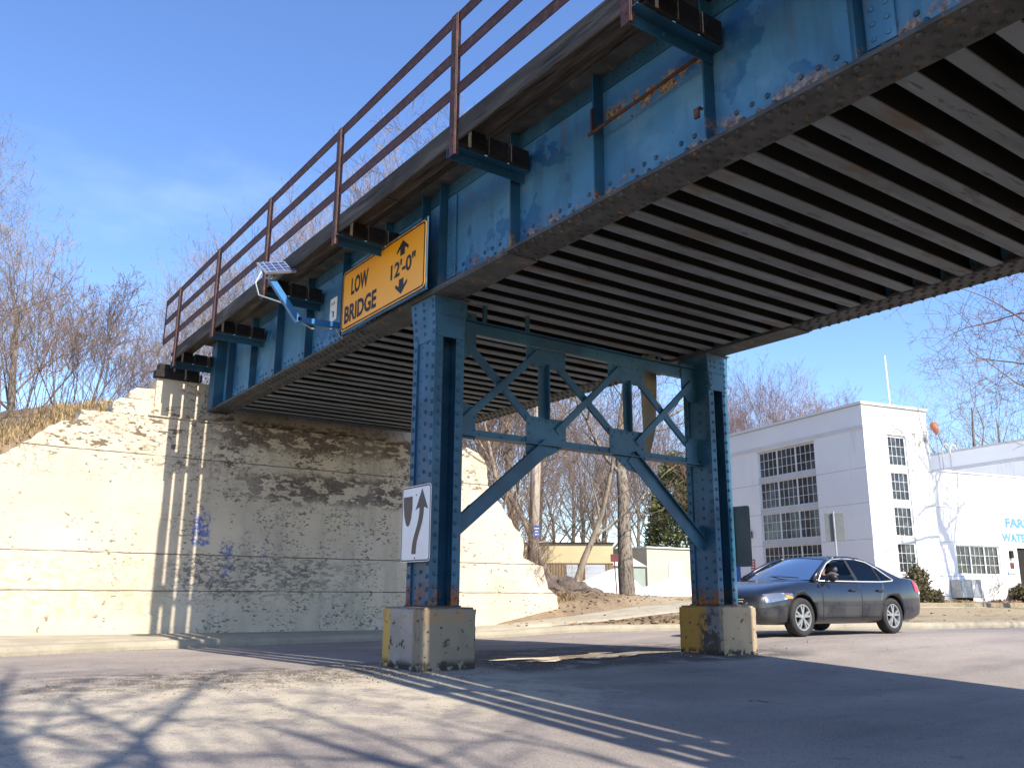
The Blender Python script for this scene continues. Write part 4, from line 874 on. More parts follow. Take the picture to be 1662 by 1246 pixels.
def mound(label, cx, cy, rx, ry, h, seed, rot=0):
    rn_ = random.Random(seed); b = MB(); nx, ny = 30, 18
    ph = [rn_.uniform(0, 6.28) for _ in range(8)]
    for j in range(ny+1):
        for i in range(nx+1):
            a, c = 2*i/nx-1, 2*j/ny-1; r2 = min(1, math.sqrt(a*a+c*c)); z = h*(math.cos(r2*math.pi)*.5+.5)**.7*(1+.20*math.sin(a*3.2+ph[0])+.10*math.sin(a*6+c*3+ph[1])+.06*math.sin(c*7+ph[2]))
            x = cx+rx*a*math.cos(rot)-ry*c*math.sin(rot); y = cy+rx*a*math.sin(rot)+ry*c*math.cos(rot); b.v.append((x, y, land_z(x, y)-.03+z+rn_.uniform(-.02, .02)*(z > .05)))
    b.f = [(j*(nx+1)+i, j*(nx+1)+i+1, (j+1)*(nx+1)+i+1, (j+1)*(nx+1)+i) for j in range(ny) for i in range(nx)]; b.mi = [0]*len(b.f)
    tag(b.build('snow_pile', 'snow', smooth=True), label, 'snow pile', 'snow piles by the side street')
mound('larger white snow pile left of the big tree trunk', 20.2, 19.8, 2.3, 1.3, 1.05, 1, -.75)
mound('low dirty snow pile right of the big tree trunk', 27.82, 24.81, 2.0, 1.2, .72, 2, -.75)
mound('low dirty snow pile in front of the pale shed', 30.22, 25.23, 2.2, 1.3, .90, 3, -.75)
for i, (x, y, r, lb) in enumerate(((11.35, 11.6, .42, 'largest dark rock at the head of the row on the bank'), (11.9, 11.6, .32, 'dark rock in the middle of the row on the bank'), (12.4, 11.5, .20, 'small dark rock near the foot of the maroon sign post'), (10.6, 11.9, .5, 'dark rock half buried in brush beside the abutment'))):
    rn_ = random.Random(i); b = MB(); b.ball((x, y, land_z(x, y)+r*.25), r, 12, 8, (1.3, .9, .8), .16, rn_); tag(b.build('rock', 'rock'), lb, 'rock', 'dark rocks on the bank')

# ------------------------------------------------------------------ trees
def grow(seed, H, r0, nlimb=9, spread=.55, fork=.35, up=.10, wig=.16, dens=1.0, lean=(0, 0), maxl=4, tw=.007, keep=.035):
    """bare tree: returns trunk mesh (trunk and limbs) and crown mesh (branches and twigs)"""
    rn_ = random.Random(seed); T, C = MB(), MB()
    def branch(p, d, L, r, lvl):
        n_ = max(3, min(9, int(L/(.55 if lvl < 2 else .30)))); pts = [p]; rad = [r]; dirs = []
        end = r*(.10 if lvl == 0 else .14) if lvl < maxl else tw*.6
        q = p.copy(); dd = d.copy()
        for i in range(n_):
            k = wig*(.5 if lvl == 0 else 1)
            dd = (dd+Vector((rn_.gauss(0, k), rn_.gauss(0, k), rn_.gauss(0, k)+up*(.3 if lvl == 0 else 1)))).normalized()
            q = q+dd*(L/n_); pts.append(q.copy()); dirs.append(dd.copy()); rad.append(max(tw*.6, r+(end-r)*((i+1)/n_)))
        big = r > keep
        (T if big else C).tube(pts, rad, 8 if r > .1 else (5 if r > .03 else 3), cap=False)
        if lvl >= maxl: return
        nc = {0: nlimb, 1: 7, 2: 6, 3: 5}.get(lvl, 4)*(dens if lvl else 1)*min(1.4, .45+L/(H*.5)*1.0 if lvl else 1); nc = max(2, int(nc+rn_.random()))
        az = rn_.uniform(0, 6.28)
        for c in range(nc):
            t = (fork+(1-fork)*(c+.5)/nc) if lvl == 0 else (.18+.80*(c+rn_.random())/nc)
            t = min(t, .995); f = t*n_; i = min(n_-1, int(f)); pos = pts[i].lerp(pts[i+1], f-i); base = dirs[i]
            az += 2.4+rn_.uniform(-.4, .4); ang = rn_.uniform(.55, 1.0)*(spread/.55)*(1-.35*t if lvl == 0 else 1)
            o = base.orthogonal().normalized(); o2 = base.cross(o); side = o*math.cos(az)+o2*math.sin(az)
            cd_ = (base*math.cos(ang)+side*math.sin(ang)).normalized()
            cr = max(tw, rad[i]*(rn_.uniform(.30, .48) if lvl == 0 else rn_.uniform(.42, .62))); cl = (H*.48*(1.15-.62*t) if lvl == 0 else L*rn_.uniform(.38, .62)*(1.15-.5*t))
            branch(pos, cd_, cl, cr, lvl+1)
    branch(Vector((0, 0, -.25)), Vector((lean[0], lean[1], 1)).normalized(), H*.78, r0, 0)
    return T, C
def shrub(seed, H, stems, r0=.018, spread=.5, tw=.0055):
    rn_ = random.Random(seed); C = MB(); T = MB()
    def tw_(p, d, L, r, lvl):
        n_ = 4; q = p.copy(); pts = [p]; rad = [r]
        for i in range(n_):
            d = (d+Vector((rn_.gauss(0, .14), rn_.gauss(0, .14), rn_.gauss(.03, .12)))).normalized(); q = q+d*L/n_; pts.append(q.copy()); rad.append(max(tw*.7, r*(1-.2*(i+1))))
        (T if lvl == 0 else C).tube(pts, rad, 4 if lvl == 0 else 3, cap=False)
        if lvl >= 3: return
        for c in range(rn_.choice((3, 4, 5)) if lvl < 2 else 3):
            t = rn_.uniform(.25, .98); i = min(3, int(t*4)); pos = pts[i].lerp(pts[i+1], t*4-i)
            dd = (d+Vector((rn_.gauss(0, .55), rn_.gauss(0, .55), rn_.uniform(-.1, .5)))).normalized(); tw_(pos, dd, L*rn_.uniform(.35, .55), max(tw, r*.5), lvl+1)
    for s in range(stems):
        a = rn_.uniform(0, 6.28); rr = rn_.uniform(0, .35)*H*.5; lean_ = rn_.uniform(.05, spread)
        tw_(Vector((rr*math.cos(a), rr*math.sin(a), -.1)), Vector((lean_*math.cos(a), lean_*math.sin(a), 1)).normalized(), H*rn_.uniform(.6, 1), r0*rn_.uniform(.6, 1.3), 0)
    return T, C
def make_tree(name, label, cat, T, C, barkm, twigm, loc, rotz=0, scale=1, group=None, tn='trunk', cn='crown'):
    r = thing(name, label, cat, (0, 0, 0), group); T.build(tn, barkm, r, smooth=True); C.build(cn, twigm, r)
    r.location = loc; r.rotation_euler = (0, 0, rotz); r.scale = (scale,)*3; return r
def at(x, y, dz=0): return (x, y, land_z(x, y)+dz)
def polar(px, dist):
    """ground point under picture column px at a given distance (layout help only)"""
    a = YAW+math.atan((px-831)/1449.); x, y = -5.094+dist*math.sin(a), -8.74+dist*math.cos(a); return x, y

# the big tree by the maroon sign
T, C = grow(3, 15, .29, 8, .6, .36, .10, .15, 1.0, (.06, -.03))
make_tree('bare_tree', 'big grey bare tree with a thick straight trunk beside the maroon sign', 'tree', T, C, 'bark', 'twig', (14.64, 12.5, .45), .6)
P1 = grow(7, 15, .22, 14, .50, .22, .12, .15, 1.22); P2 = grow(12, 13, .19, 15, .62, .15, .09, .17, 1.22); P3_ = grow(21, 17, .26, 13, .42, .25, .14, .13, 1.25); P4 = grow(33, 10, .12, 11, .55, .12, .12, .18, 1.0)
gA_ = 'bare trees on the wooded bank behind the handrail'; gB_ = 'bare trees in the wood behind the garage and shed'; gC_ = 'reddish bare trees behind the white building'
LA = 'tall bare tree on the wooded bank behind the bridge handrail'; LB = 'bare tree in the wood behind the cream garage and pale shed'; LC = 'reddish brown bare tree in the belt rising behind the white building roof'
rt = random.Random(4)
spotsA = [(285, 42, 0, .86), (325, 38, 1, .84), (365, 42, 2, .88), (430, 38, 0, 1.08), (500, 44, 2, 1.12), (565, 40, 0, 1.30), (640, 42, 2, 1.35), (700, 40, 0, 1.55), (770, 44, 2, 1.55), (835, 42, 1, 1.6), (330, 55, 2, .95), (600, 55, 2, 1.5)]
protoA = {}
def plant(key, T, C, bm_, tm_, spots_item, label, group):
    px, dist, _, s = spots_item; x, y = polar(px, dist); rot = rt.uniform(0, 6.28)
    k = (key, tm_)
    if k not in protoA: protoA[k] = make_tree('bare_tree', label, 'tree', T, C, bm_, tm_, at(x, y), rot, s, group); return protoA[k]
    return dup(protoA[k], at(x, y), rot, s, label, group)
PR = [P1, P2, P3_, P4]
for it in spotsA: plant(it[2], *PR[it[2]], 'barktan', 'twiggrey', it, LA, gA_)
spotsB = [(795, 38, 2, .85), (830, 44, 0, .95), (905, 60, 1, .95), (950, 64, 0, 1.0), (985, 58, 1, .95), (1010, 70, 2, 1.0), (1060, 88, 2, 1.15), (1085, 84, 0, 1.2), (1150, 84, 1, 1.2), (870, 70, 2, 1.1), (1040, 80, 0, 1.1), (930, 85, 2, 1.1), (770, 34, 3, .9), (812, 33, 3, 1.0)]
for it in spotsB: plant(it[2], *PR[it[2]], 'bark', 'twig', it, LB, gB_)
spotsC = [(1190, 62, 0, 1.0), (1230, 66, 2, 1.0), (1275, 62, 1, 1.1), (1315, 70, 2, 1.0), (1360, 66, 0, .95), (1405, 72, 2, .92), (1445, 74, 1, 1.0), (1210, 80, 2, 1.15), (1290, 84, 0, 1.25), (1380, 88, 1, 1.25), (1480, 82, 0, 1.05)]
for it in spotsC: plant(it[2], *PR[it[2]], 'barktan', 'twigred', it, LC, gC_)
x, y = polar(1588, 58); make_tree('bare_tree', 'dark spreading bare tree standing behind the roof ladder', 'tree', *grow(41, 15, .30, 10, .62, .16, .10, .15, 1.0), 'bark', 'twiggrey', at(x, y), 1.0)
x, y = polar(1668, 64); make_tree('bare_tree', 'bare tree behind the rear block at the right edge of the photo', 'tree', *grow(42, 15, .26, 10, .55, .16, .12, .15, .9), 'bark', 'twiggrey', at(x, y), 2.0)
x, y = polar(1525, 75); make_tree('bare_tree', 'pale bare tree between the tower roof and the windsock', 'tree', *grow(43, 16, .22, 10, .5, .2, .12, .15, .9), 'barktan', 'twiggrey', at(x, y), 2.6)
# left bank
x, y = polar(-205, 25); make_tree('bare_tree', 'large bare tree with drooping branches at the left edge of the photo', 'tree', *grow(57, 12.0, .20, 15, .80, .28, .05, .16, 1.2, tw=.006), 'bark', 'twiggrey', at(x, y, -.2), .4, .70)
x, y = polar(-20, 30); make_tree('bare_tree', 'slender bare tree on the left bank behind the large one', 'tree', *grow(52, 7.6, .14, 12, .6, .1, .1, .17, 1.1), 'bark', 'twiggrey', at(x, y), 1.4)
x, y = polar(105, 25); make_tree('bare_tree', 'thin bare sapling among the brush left of the abutment', 'tree', *grow(53, 4.6, .05, 9, .5, .1, .12, .16, 1.0, keep=.02), 'bark', 'twig', at(x, y), 2.2)
gS = 'brush on the banks'; Sh = [shrub(61, 2.6, 11, .012, .6, .0045), shrub(62, 3.3, 9, .015, .45, .0045), shrub(63, 1.7, 10, .010, .7, .0045)]
sp_l = 'leafless brown brush bush on the railway bank left of the bridge end'; sp_r = 'leafless brush bush on the slope behind the end of the abutment'
shp = {}
for (px, dist, k, s, lb) in [(-30, 19, 1, .9, 0), (25, 21, 0, 1.0, 0), (70, 22, 1, .9, 0), (110, 22, 0, .9, 0), (150, 22, 0, .75, 0), (185, 23, 1, .62, 0), (220, 24, 0, .75, 0), (255, 25, 1, .6, 0), (70, 28, 1, 1.3, 0), (175, 30, 1, .95, 0), (240, 31, 1, 1.0, 0), (-10, 26, 1, 1.3, 0),
                             (790, 22.5, 1, .8, 1), (815, 24, 0, 1.0, 1), (845, 22.6, 2, 1.0, 1), (835, 26, 1, 1.0, 1), (872, 22.2, 2, .6, 1), (905, 22.5, 2, .5, 1), (930, 23, 2, .42, 1), (845, 28, 1, 1.0, 1), (825, 30, 1, 1.0, 1)]:
    x, y = polar(px, dist); lab = sp_r if lb else sp_l; gr = ('brush behind the end of the abutment' if lb else 'brush on the left railway bank')
    kk = (k, lb)
    if kk not in shp: shp[kk] = make_tree('brush_bush', lab, 'bush', *Sh[k], 'twig', 'twig', at(x, y), rt.uniform(0, 6), s, gr, 'stems', 'twigs')
    else: dup(shp[kk], at(x, y), rt.uniform(0, 6), s, lab, gr)
# leaning multi-stem trees on the right slope
for (px, dist, seed, lab, ln) in ((905, 27, 71, 'pale leaning bare tree growing up in front of the cream garage', (-.22, .1)), (928, 27.5, 72, 'thin pale tree leaning right in front of the cream garage', (.22, -.15)), (815, 25, 73, 'straight thin tree behind the ragged end of the abutment', (.03, 0))):
    x, y = polar(px, dist); make_tree('bare_tree', lab, 'tree', *grow(seed, 8.5, .13, 9, .55, .3, .1, .15, .9, ln, keep=.02), 'barktan', 'twig', at(x, y, -.1), 0)
x, y = polar(973, 72); make_tree('bare_tree', 'vase shaped dark bare tree behind the garage roof', 'tree', *grow(74, 14, .32, 12, .45, .10, .12, .12, 1.0), 'bark', 'twiggrey', at(x, y), 0)
# trees this side of the building, right of the frame: their boughs and shadows reach into it
T, C = grow(84, 15.5, .24, 13, .95, .50, .0, .13, 1.2, (-.24, .12)); make_tree('bare_tree', 'bare tree with arching boughs reaching in at the upper right of the photo', 'tree', T, C, 'barktan', 'twigred', (28.6, 3.4, .45), 0)
T, C = grow(82, 11, .20, 9, .5, .3, .10, .14, .9); make_tree('bare_tree', 'bare tree out of frame whose trunk shadow falls on the white wing', 'tree', T, C, 'bark', 'twig', (27.1, 2.4, .4), 1)
# trees across the road behind the photographer: they throw the branch shadows on the asphalt
T, C = grow(91, 17, .46, 8, .60, .46, .08, .13, .7); make_tree('bare_tree', 'large bare tree behind the photographer shading the road at lower left', 'tree', T, C, 'bark', 'twig', (-3.7, -13.4, -.2), .5)
T, C = grow(92, 15, .30, 8, .55, .35, .09, .14, .7); make_tree('bare_tree', 'bare tree on the near verge left of the bridge shading the kerb', 'tree', T, C, 'bark', 'twig', (-8.0, -11.6, -.2), 2.5)
T, C = grow(93, 15, .28, 9, .6, .3, .09, .14, .7); make_tree('bare_tree', 'bare tree on the near verge right of the bridge shading the road', 'tree', T, C, 'bark', 'twig', (16.5, -9.5, -.2), 1.5)

T, C = grow(95, 15, .30, 6, .6, .5, .08, .13, .6); make_tree('bare_tree', 'bare tree behind the photographer nearest the bridge shading the road', 'tree', T, C, 'bark', 'twig', (-1.9, -14.6, -.2), 4.1)
# evergreen
eg = thing('evergreen_tree', 'dark green conical evergreen behind the pale shed', 'tree', at(42.44, 37.05)); rn_ = random.Random(8); b = MB(); z0 = eg.location.z
b.tube([(42.44, 37.05, z0-.2), (42.44, 37.05, z0+6.5)], [.16, .04], 8); b.build('trunk', 'bark', eg)
b = MB()
for i in range(760):
    h = rn_.random()**1.25; rr = 2.0*(1-h)**.62+.08; a = rn_.uniform(0, 6.28); q = rr*(rn_.uniform(.72, 1.05) if rn_.random() < .8 else rn_.uniform(.3, .8)); cx, cy, cz = 42.44+q*math.cos(a), 37.05+q*math.sin(a), z0+.3+h*6.8
    for k in range(26):
        c = Vector((cx+rn_.gauss(0, .17), cy+rn_.gauss(0, .17), cz+rn_.gauss(0, .2))); u = Vector((math.cos(a)+rn_.gauss(0, .5), math.sin(a)+rn_.gauss(0, .5), rn_.gauss(.3, .5))).normalized()*rn_.uniform(.12, .26); v = u.cross(Vector((rn_.gauss(0, 1), rn_.gauss(0, 1), rn_.gauss(0, 1)))).normalized()*.05
        b.face([c-v, c+v, c+u])
b.build('crown', 'needle', eg); eg.scale = (1.38, 1.38, 1.42)
# clipped bushes and low plants by the building
def leafball(name, label, x, y, r, h, m, n_, seed, cat='bush', group=None):
    rn_ = random.Random(seed); z = land_z(x, y); o = thing(name, label, cat, (x, y, z), group); b = MB(); b2 = MB()
    for k in range(7): 
        a = rn_.uniform(0, 6.28); b2.tube([(x, y, z-.05), (x+r*.6*math.cos(a), y+r*.6*math.sin(a), z+h*.7)], [.015, .006], 4)
    b2.build('stems', 'twig', o)
    for k in range(n_):
        d = Vector((rn_.gauss(0, 1), rn_.gauss(0, 1), rn_.gauss(.2, 1))).normalized()*rn_.uniform(.55, 1.0); d *= 1+.22*math.sin(d.x*6+seed)*math.cos(d.z*7+d.y*5)+(.25 if rn_.random() < .08 else 0); c = Vector((x+d.x*r, y+d.y*r, z+h*.5+d.z*h*.5)); u = Vector((rn_.gauss(0, 1), rn_.gauss(0, 1), rn_.gauss(0, 1))).normalized()*.055; v = u.cross(d).normalized()*.03; b.face([c-u, c+v, c+u, c-v])
    b.build('leaves', m, o)
q = P3(1.35, -.5, 0); leafball('clipped_bush', 'tall narrow bush at the foot of the white tower behind the car boot', q.x, q.y, .42, 1.35, 'bush', 2600, 1)
q = P3(2.1, -.5, 0); leafball('clipped_bush', 'low brown bush just right of the car tail', q.x, q.y, .3, .55, 'bush', 1200, 2)
q = P3(7.0, -.35, 0); leafball('clipped_bush', 'rounded dark bush below the blue number plate', q.x, q.y, .55, .85, 'bush', 3000, 3)
q = P3(2.75, -.25, 0); leafball('low_plant', 'dry low plant at the corner of the wing', q.x, q.y, .32, .22, 'straw', 500, 4, 'plant')
q = P3(3.5, -.45, 0); leafball('low_plant', 'dry low plant left of the meter cabinet', q.x, q.y, .38, .22, 'straw', 500, 5, 'plant')
q = P3(5.55, -.3, 0); leafball('low_plant', 'dark low plant below the wing window', q.x, q.y, .42, .25, 'twigred', 600, 6, 'plant')
q = P3(6.35, -.3, 0); leafball('low_plant', 'reddish low plant left of the rounded bush', q.x, q.y, .36, .25, 'twigred', 500, 7, 'plant')
q = P3(5.1, -.35, 0); make_tree('bare_shrub', 'small leafless shrub right of the meter cabinet', 'shrub', *shrub(77, 1.1, 5, .010, .25), 'twiggrey', 'twiggrey', (q.x, q.y, land_z(q.x, q.y)), tn='stems', cn='twigs')
b = MB(); b.prism([P3(-.2, -.02, .16), P3(12, WO, .16), P3(12, -.9, .13), P3(-.2, -.9, .13)], UZ*.44); tag(b.build('planting_bed', 'earth'), 'brown mulch bed along the foot of the white building', 'planting bed', kind='structure')
# dry grass on the banks
b = MB(); rn_ = random.Random(15)
for i in range(15000):
    if i % 5 < 3: x = rn_.uniform(-9, -1.2); y = 8.9+abs(rn_.gauss(0, 1))*2.0+(.0 if x < -2.6 else .9)
    else: x = rn_.uniform(7.2, 9.6); y = rn_.uniform(8.95, 11.5)
    z = land_z(x, y); h = rn_.uniform(.08, .24)*(1.2 if rn_.random() < .2 else .8); a = rn_.uniform(0, 6.28); l = rn_.uniform(.1, .9)*h; wd = rn_.uniform(.006, .014); pz = Vector((math.cos(a+1.57), math.sin(a+1.57), 0))*wd
    p0 = Vector((x, y, z-.03)); p1 = p0+Vector((math.cos(a)*l*.35, math.sin(a)*l*.35, h*.65)); p2 = p0+Vector((math.cos(a)*l, math.sin(a)*l, h)); b.face([p0-pz, p0+pz, p1+pz*.7, p1-pz*.7]); b.face([p1-pz*.7, p1+pz*.7, p2])
tag(b.build('dry_grass', 'straw'), 'dry yellow grass on the banks beside the abutment', 'grass', kind='stuff')
# utility pole with blue sign
up_ = thing('utility_pole', 'weathered wooden utility pole behind the right end of the abutment', 'utility pole', (9.25, 10.5, 1.0))
b = MB(); b.tube([(9.25, 10.5, .5), (9.38, 10.45, 4.4), (9.55, 10.4, 8.6)], [.155, .14, .11], 12); b.build('shaft', 'pole', up_, smooth=True)
b = MB(); b.bar((8.8, 10.9, 8.2), (10.25, 9.9, 8.2), .09, .11); b.build('crossarm', 'pole', up_)
b = MB(); c_ = Vector((9.27, 10.28, 2.44)); rv = Vector((.82, -.57, 0)); b.obox(c_, rv*.095, Vector((.57, .82, 0))*.004, UZ*.155); b.m = 1
for k in range(3): b.obox(c_+Vector((-.57, -.82, 0))*.006+UZ*(.08-.08*k), rv*(.06, .045, .055)[k], Vector((.57, .82, 0))*.001, UZ*.015)
tag(b.build('blue_sign', ['bluedoor', 'whiteplain']), 'small blue sign fixed to the wooden utility pole', 'sign')

# ------------------------------------------------------------------ the car
CX0, CY0, CZ0 = 7.30, 2.10, .085
car = thing('parked_car' if False else 'car', 'dark blue dusty four door saloon car driving past the white building', 'car', (0, 0, 0))
def smoothstations(ST, n=5):
    out = []
    for i in range(len(ST)-1):
        p0 = ST[max(i-1, 0)]; p1 = ST[i]; p2 = ST[i+1]; p3 = ST[min(i+2, len(ST)-1)]
        for k in range(n):
            t = k/n; out.append(tuple(.5*((2*b)+(c-a)*t+(2*a-5*b+4*c-d)*t*t+(3*b-a-3*c+d)*t**3) for a, b, c, d in zip(p0, p1, p2, p3)))
    out.append(ST[-1]); return out
ST = [(0, .50, .36, .60), (.05, .70, .27, .695), (.22, .81, .215, .785), (.6, .885, .20, .875), (1.02, .915, .20, .94), (1.45, .925, .20, .985), (2.2, .925, .20, .985), (3.0, .925, .20, 1.0), (3.83, .92, .20, 1.03), (4.3, .905, .21, 1.075), (4.75, .865, .25, 1.07), (5.0, .80, .31, 1.01), (5.09, .66, .38, .86)]
SS = smoothstations(ST, 4)
b = MB()
def ringpts(s):
    x, hw, zb, zt = s; m = zb+(zt-zb)*.5
    half = [(hw*.6, zb), (hw*.86, zb+.01), (hw*.955, zb+.07), (hw*.985, zb+.2*min(1, (zt-zb)/.8)), (hw*1.0, m), (hw*.995, m+(zt-zb)*.18), (hw*.965, zt-(zt-zb)*.18), (hw*.925, zt-.055), (hw*.86, zt-.018), (hw*.62, zt+.008), (hw*.3, zt+.018)]
    return [(x, 0, zb)]+[(x, -y, z) for y, z in half]+[(x, 0, zt+.022)]+[(x, y, z) for y, z in reversed(half)]
nr = 24
for s in SS: b.v += [(p[0], p[1], p[2]) for p in ringpts(s)]
for i in range(len(SS)-1):
    for k in range(nr): b.f.append((i*nr+k, i*nr+(k+1) % nr, (i+1)*nr+(k+1) % nr, (i+1)*nr+k)); b.mi.append(0)
b.f.append(tuple(range(nr))[::-1]); b.mi.append(0); b.f.append(tuple((len(SS)-1)*nr+k for k in range(nr))); b.mi.append(0)
body = b.build('body', ['carpaint', 'plastic'], car, smooth=True)
WX = (1.02, 3.83); WR = .335
cut = MB(); cut.m = 1
for wx in WX:
    for sy in (-1, 1): cut.lathe((wx, sy*.60, WR+.0), (0, sy, 0), [(0, 0), (.385, 0), (.395, .2), (.395, .6), (0, .6)], 28)
co = cut.build('cutter', ['carpaint', 'plastic'])
bmx = bmesh.new(); bmx.from_mesh(co.data); bmesh.ops.remove_doubles(bmx, verts=bmx.verts, dist=1e-5); bmesh.ops.recalc_face_normals(bmx, faces=bmx.faces); bmx.to_mesh(co.data); bmx.free()
bmx = bmesh.new(); bmx.from_mesh(body.data); bmesh.ops.recalc_face_normals(bmx, faces=bmx.faces); bmx.to_mesh(body.data); bmx.free()
bo = body.modifiers.new('arch', 'BOOLEAN'); bo.object = co; bo.operation = 'DIFFERENCE'; bo.solver = 'EXACT'
dg = bpy.context.evaluated_depsgraph_get(); dg.update()
solid = [tuple(v.co) for v in body.data.vertices]; solidf = [tuple(p.vertices) for p in body.data.polygons]
nm_ = bpy.data.meshes.new_from_object(body.evaluated_get(dg)); body.modifiers.clear(); old = body.data; body.data = nm_; nm_.name = 'body'
bpy.data.objects.remove(co)
from mathutils.bvhtree import BVHTree
bvh = BVHTree.FromPolygons([Vector(v) for v in solid], solidf)
def hit(x, z, sy=-1):     # point on the body side at (x, z)
    h = bvh.ray_cast(Vector((x, sy*3, z)), Vector((0, -sy, 0)))
    return (h[0], h[1] if h[1].y*sy > 0 else -h[1]) if h[0] else (Vector((x, sy*.5, z)), Vector((0, sy, 0)))
def fhit(y, z):           # point on the nose at (y, z)
    h = bvh.ray_cast(Vector((-2, y, z)), Vector((1, 0, 0))); return (h[0], Vector((-1, 0, 0))) if h[0] else (Vector((0, y, z)), Vector((-1, 0, 0)))
def patch(mb, fn, nu, nv, off=.006):
    base = len(mb.v)
    for j in range(nv+1):
        for i in range(nu+1):
            p, n_ = fn(i/nu, j/nv); mb.v.append(tuple(p+n_*off))
    for j in range(nv):
        for i in range(nu): mb.f.append((base+j*(nu+1)+i, base+j*(nu+1)+i+1, base+(j+1)*(nu+1)+i+1, base+(j+1)*(nu+1)+i)); mb.mi.append(mb.m)
for sy in (-1, 1):
    b = MB(); patch(b, lambda s, t: hit(.16+.62*s, (.575+.075*s)+(.145+.0*s)*t*(1-.55*s*s)+.02*s, sy), 14, 5, .008)
    hl = b.build('headlamp', 'headlamp', car, smooth=True)
    b = MB(); patch(b, lambda s, t: hit(.60+.15*s, .655+.065*t*(1-.5*s), sy), 5, 3, .013); b.build('indicator', 'amberlens', hl, smooth=True)
    b = MB(); patch(b, lambda s, t: hit(4.72+.33*s, .80+.20*t, sy), 6, 4, .008); b.m = 1; patch(b, lambda s, t: hit(4.86+.19*s, .755+.04*t, sy), 4, 2, .008); b.build('tail_lamp', ['redlens', 'whiteplain'], car, smooth=True)
    # doors: seams, handles, sill strip
    for xs_ in ((1.60, 1.585, .28, .96), (2.80, 2.78, .28, .96), (3.62, 3.42, .62, .98)):
        b = MB(); pts = []
        for k in range(13):
            t = k/12; z = xs_[2]+(xs_[3]-xs_[2])*t; x = xs_[0] if xs_[0] < 3 else xs_[1]+.22*t; p, n_ = hit(x, z, sy); pts.append(p+n_*.001)
        b.tube(pts, .007, 4); b.build('door_seam', 'plastic', car)
    for hx in (2.55, 3.42):
        p, n_ = hit(hx, .80, sy); b = MB(); b.ball(p, .055, 10, 6, (1.3, .25, .55)); b.bar(p+Vector((-.10, sy*.022, .012)), p+Vector((.10, sy*.022, .012)), .03, .028); b.build('door_handle', 'plastic', car, smooth=False)
    b = MB(); patch(b, lambda s, t: hit(1.42+2.0*s, .30+.025*t, sy), 16, 1, .012); b.build('sill_strip', 'plastic', car)
    b = MB(); pts = [hit(1.62+2.1*k/12, .545, sy)[0]+Vector((0, sy*.002, 0)) for k in range(13)]; b.tube(pts, .006, 4); b.build('door_crease', 'carpaint', car)
b = MB()
patch(b, lambda s, t: fhit(-.42+.84*s, .56+.075*t), 12, 2, .006); gr_ = b.build('grille', 'plastic', car)
b = MB(); b.tube([fhit(-.42+.84*k/12, .60)[0]+Vector((-.012, 0, 0)) for k in range(13)], .010, 5); b.tube([fhit(-.43+.86*k/12, .64)[0]+Vector((-.012, 0, 0)) for k in range(13)], .007, 5); b.build('chrome_bar', 'chrome', gr_)
b = MB(); patch(b, lambda s, t: fhit(-.60+1.2*s, .37+.06*t), 12, 2, .006); b.build('lower_intake', 'plastic', car)
b = MB(); b.box(-.012, .0, -.16, .16, .45, .55); b.build('number_plate_holder', 'plastic', car)
# greenhouse
def sp_(x, t, sy=-1):
    return Vector((x, sy*(.825-.20*t-.045*t*t), .985+.43*t+.0*x))
def roofz(x): return interp(x, [(2.20, 1.405), (2.45, 1.455), (2.8, 1.478), (3.1, 1.468), (3.45, 1.415)])
b = MB(); nu, nv = 14, 12
for i in range(nu+1):
    x = 2.20+1.27*i/nu
    for j in range(nv+1):
        v = -1+2*j/nv; yy = .605*v; xx = x+(.10*v*v if i < 4 else (-.08*v*v if i > 10 else 0)); b.v.append((xx, yy, roofz(x)-.055*v*v-.03*abs(v)**6))
b.f = [(i*(nv+1)+j, (i+1)*(nv+1)+j, (i+1)*(nv+1)+j+1, i*(nv+1)+j+1) for i in range(nu) for j in range(nv)]; b.mi = [0]*len(b.f)
rf_ = b.build('roof', 'carpaint', car, smooth=True); rf_.modifiers.new('t', 'SOLIDIFY').thickness = .03
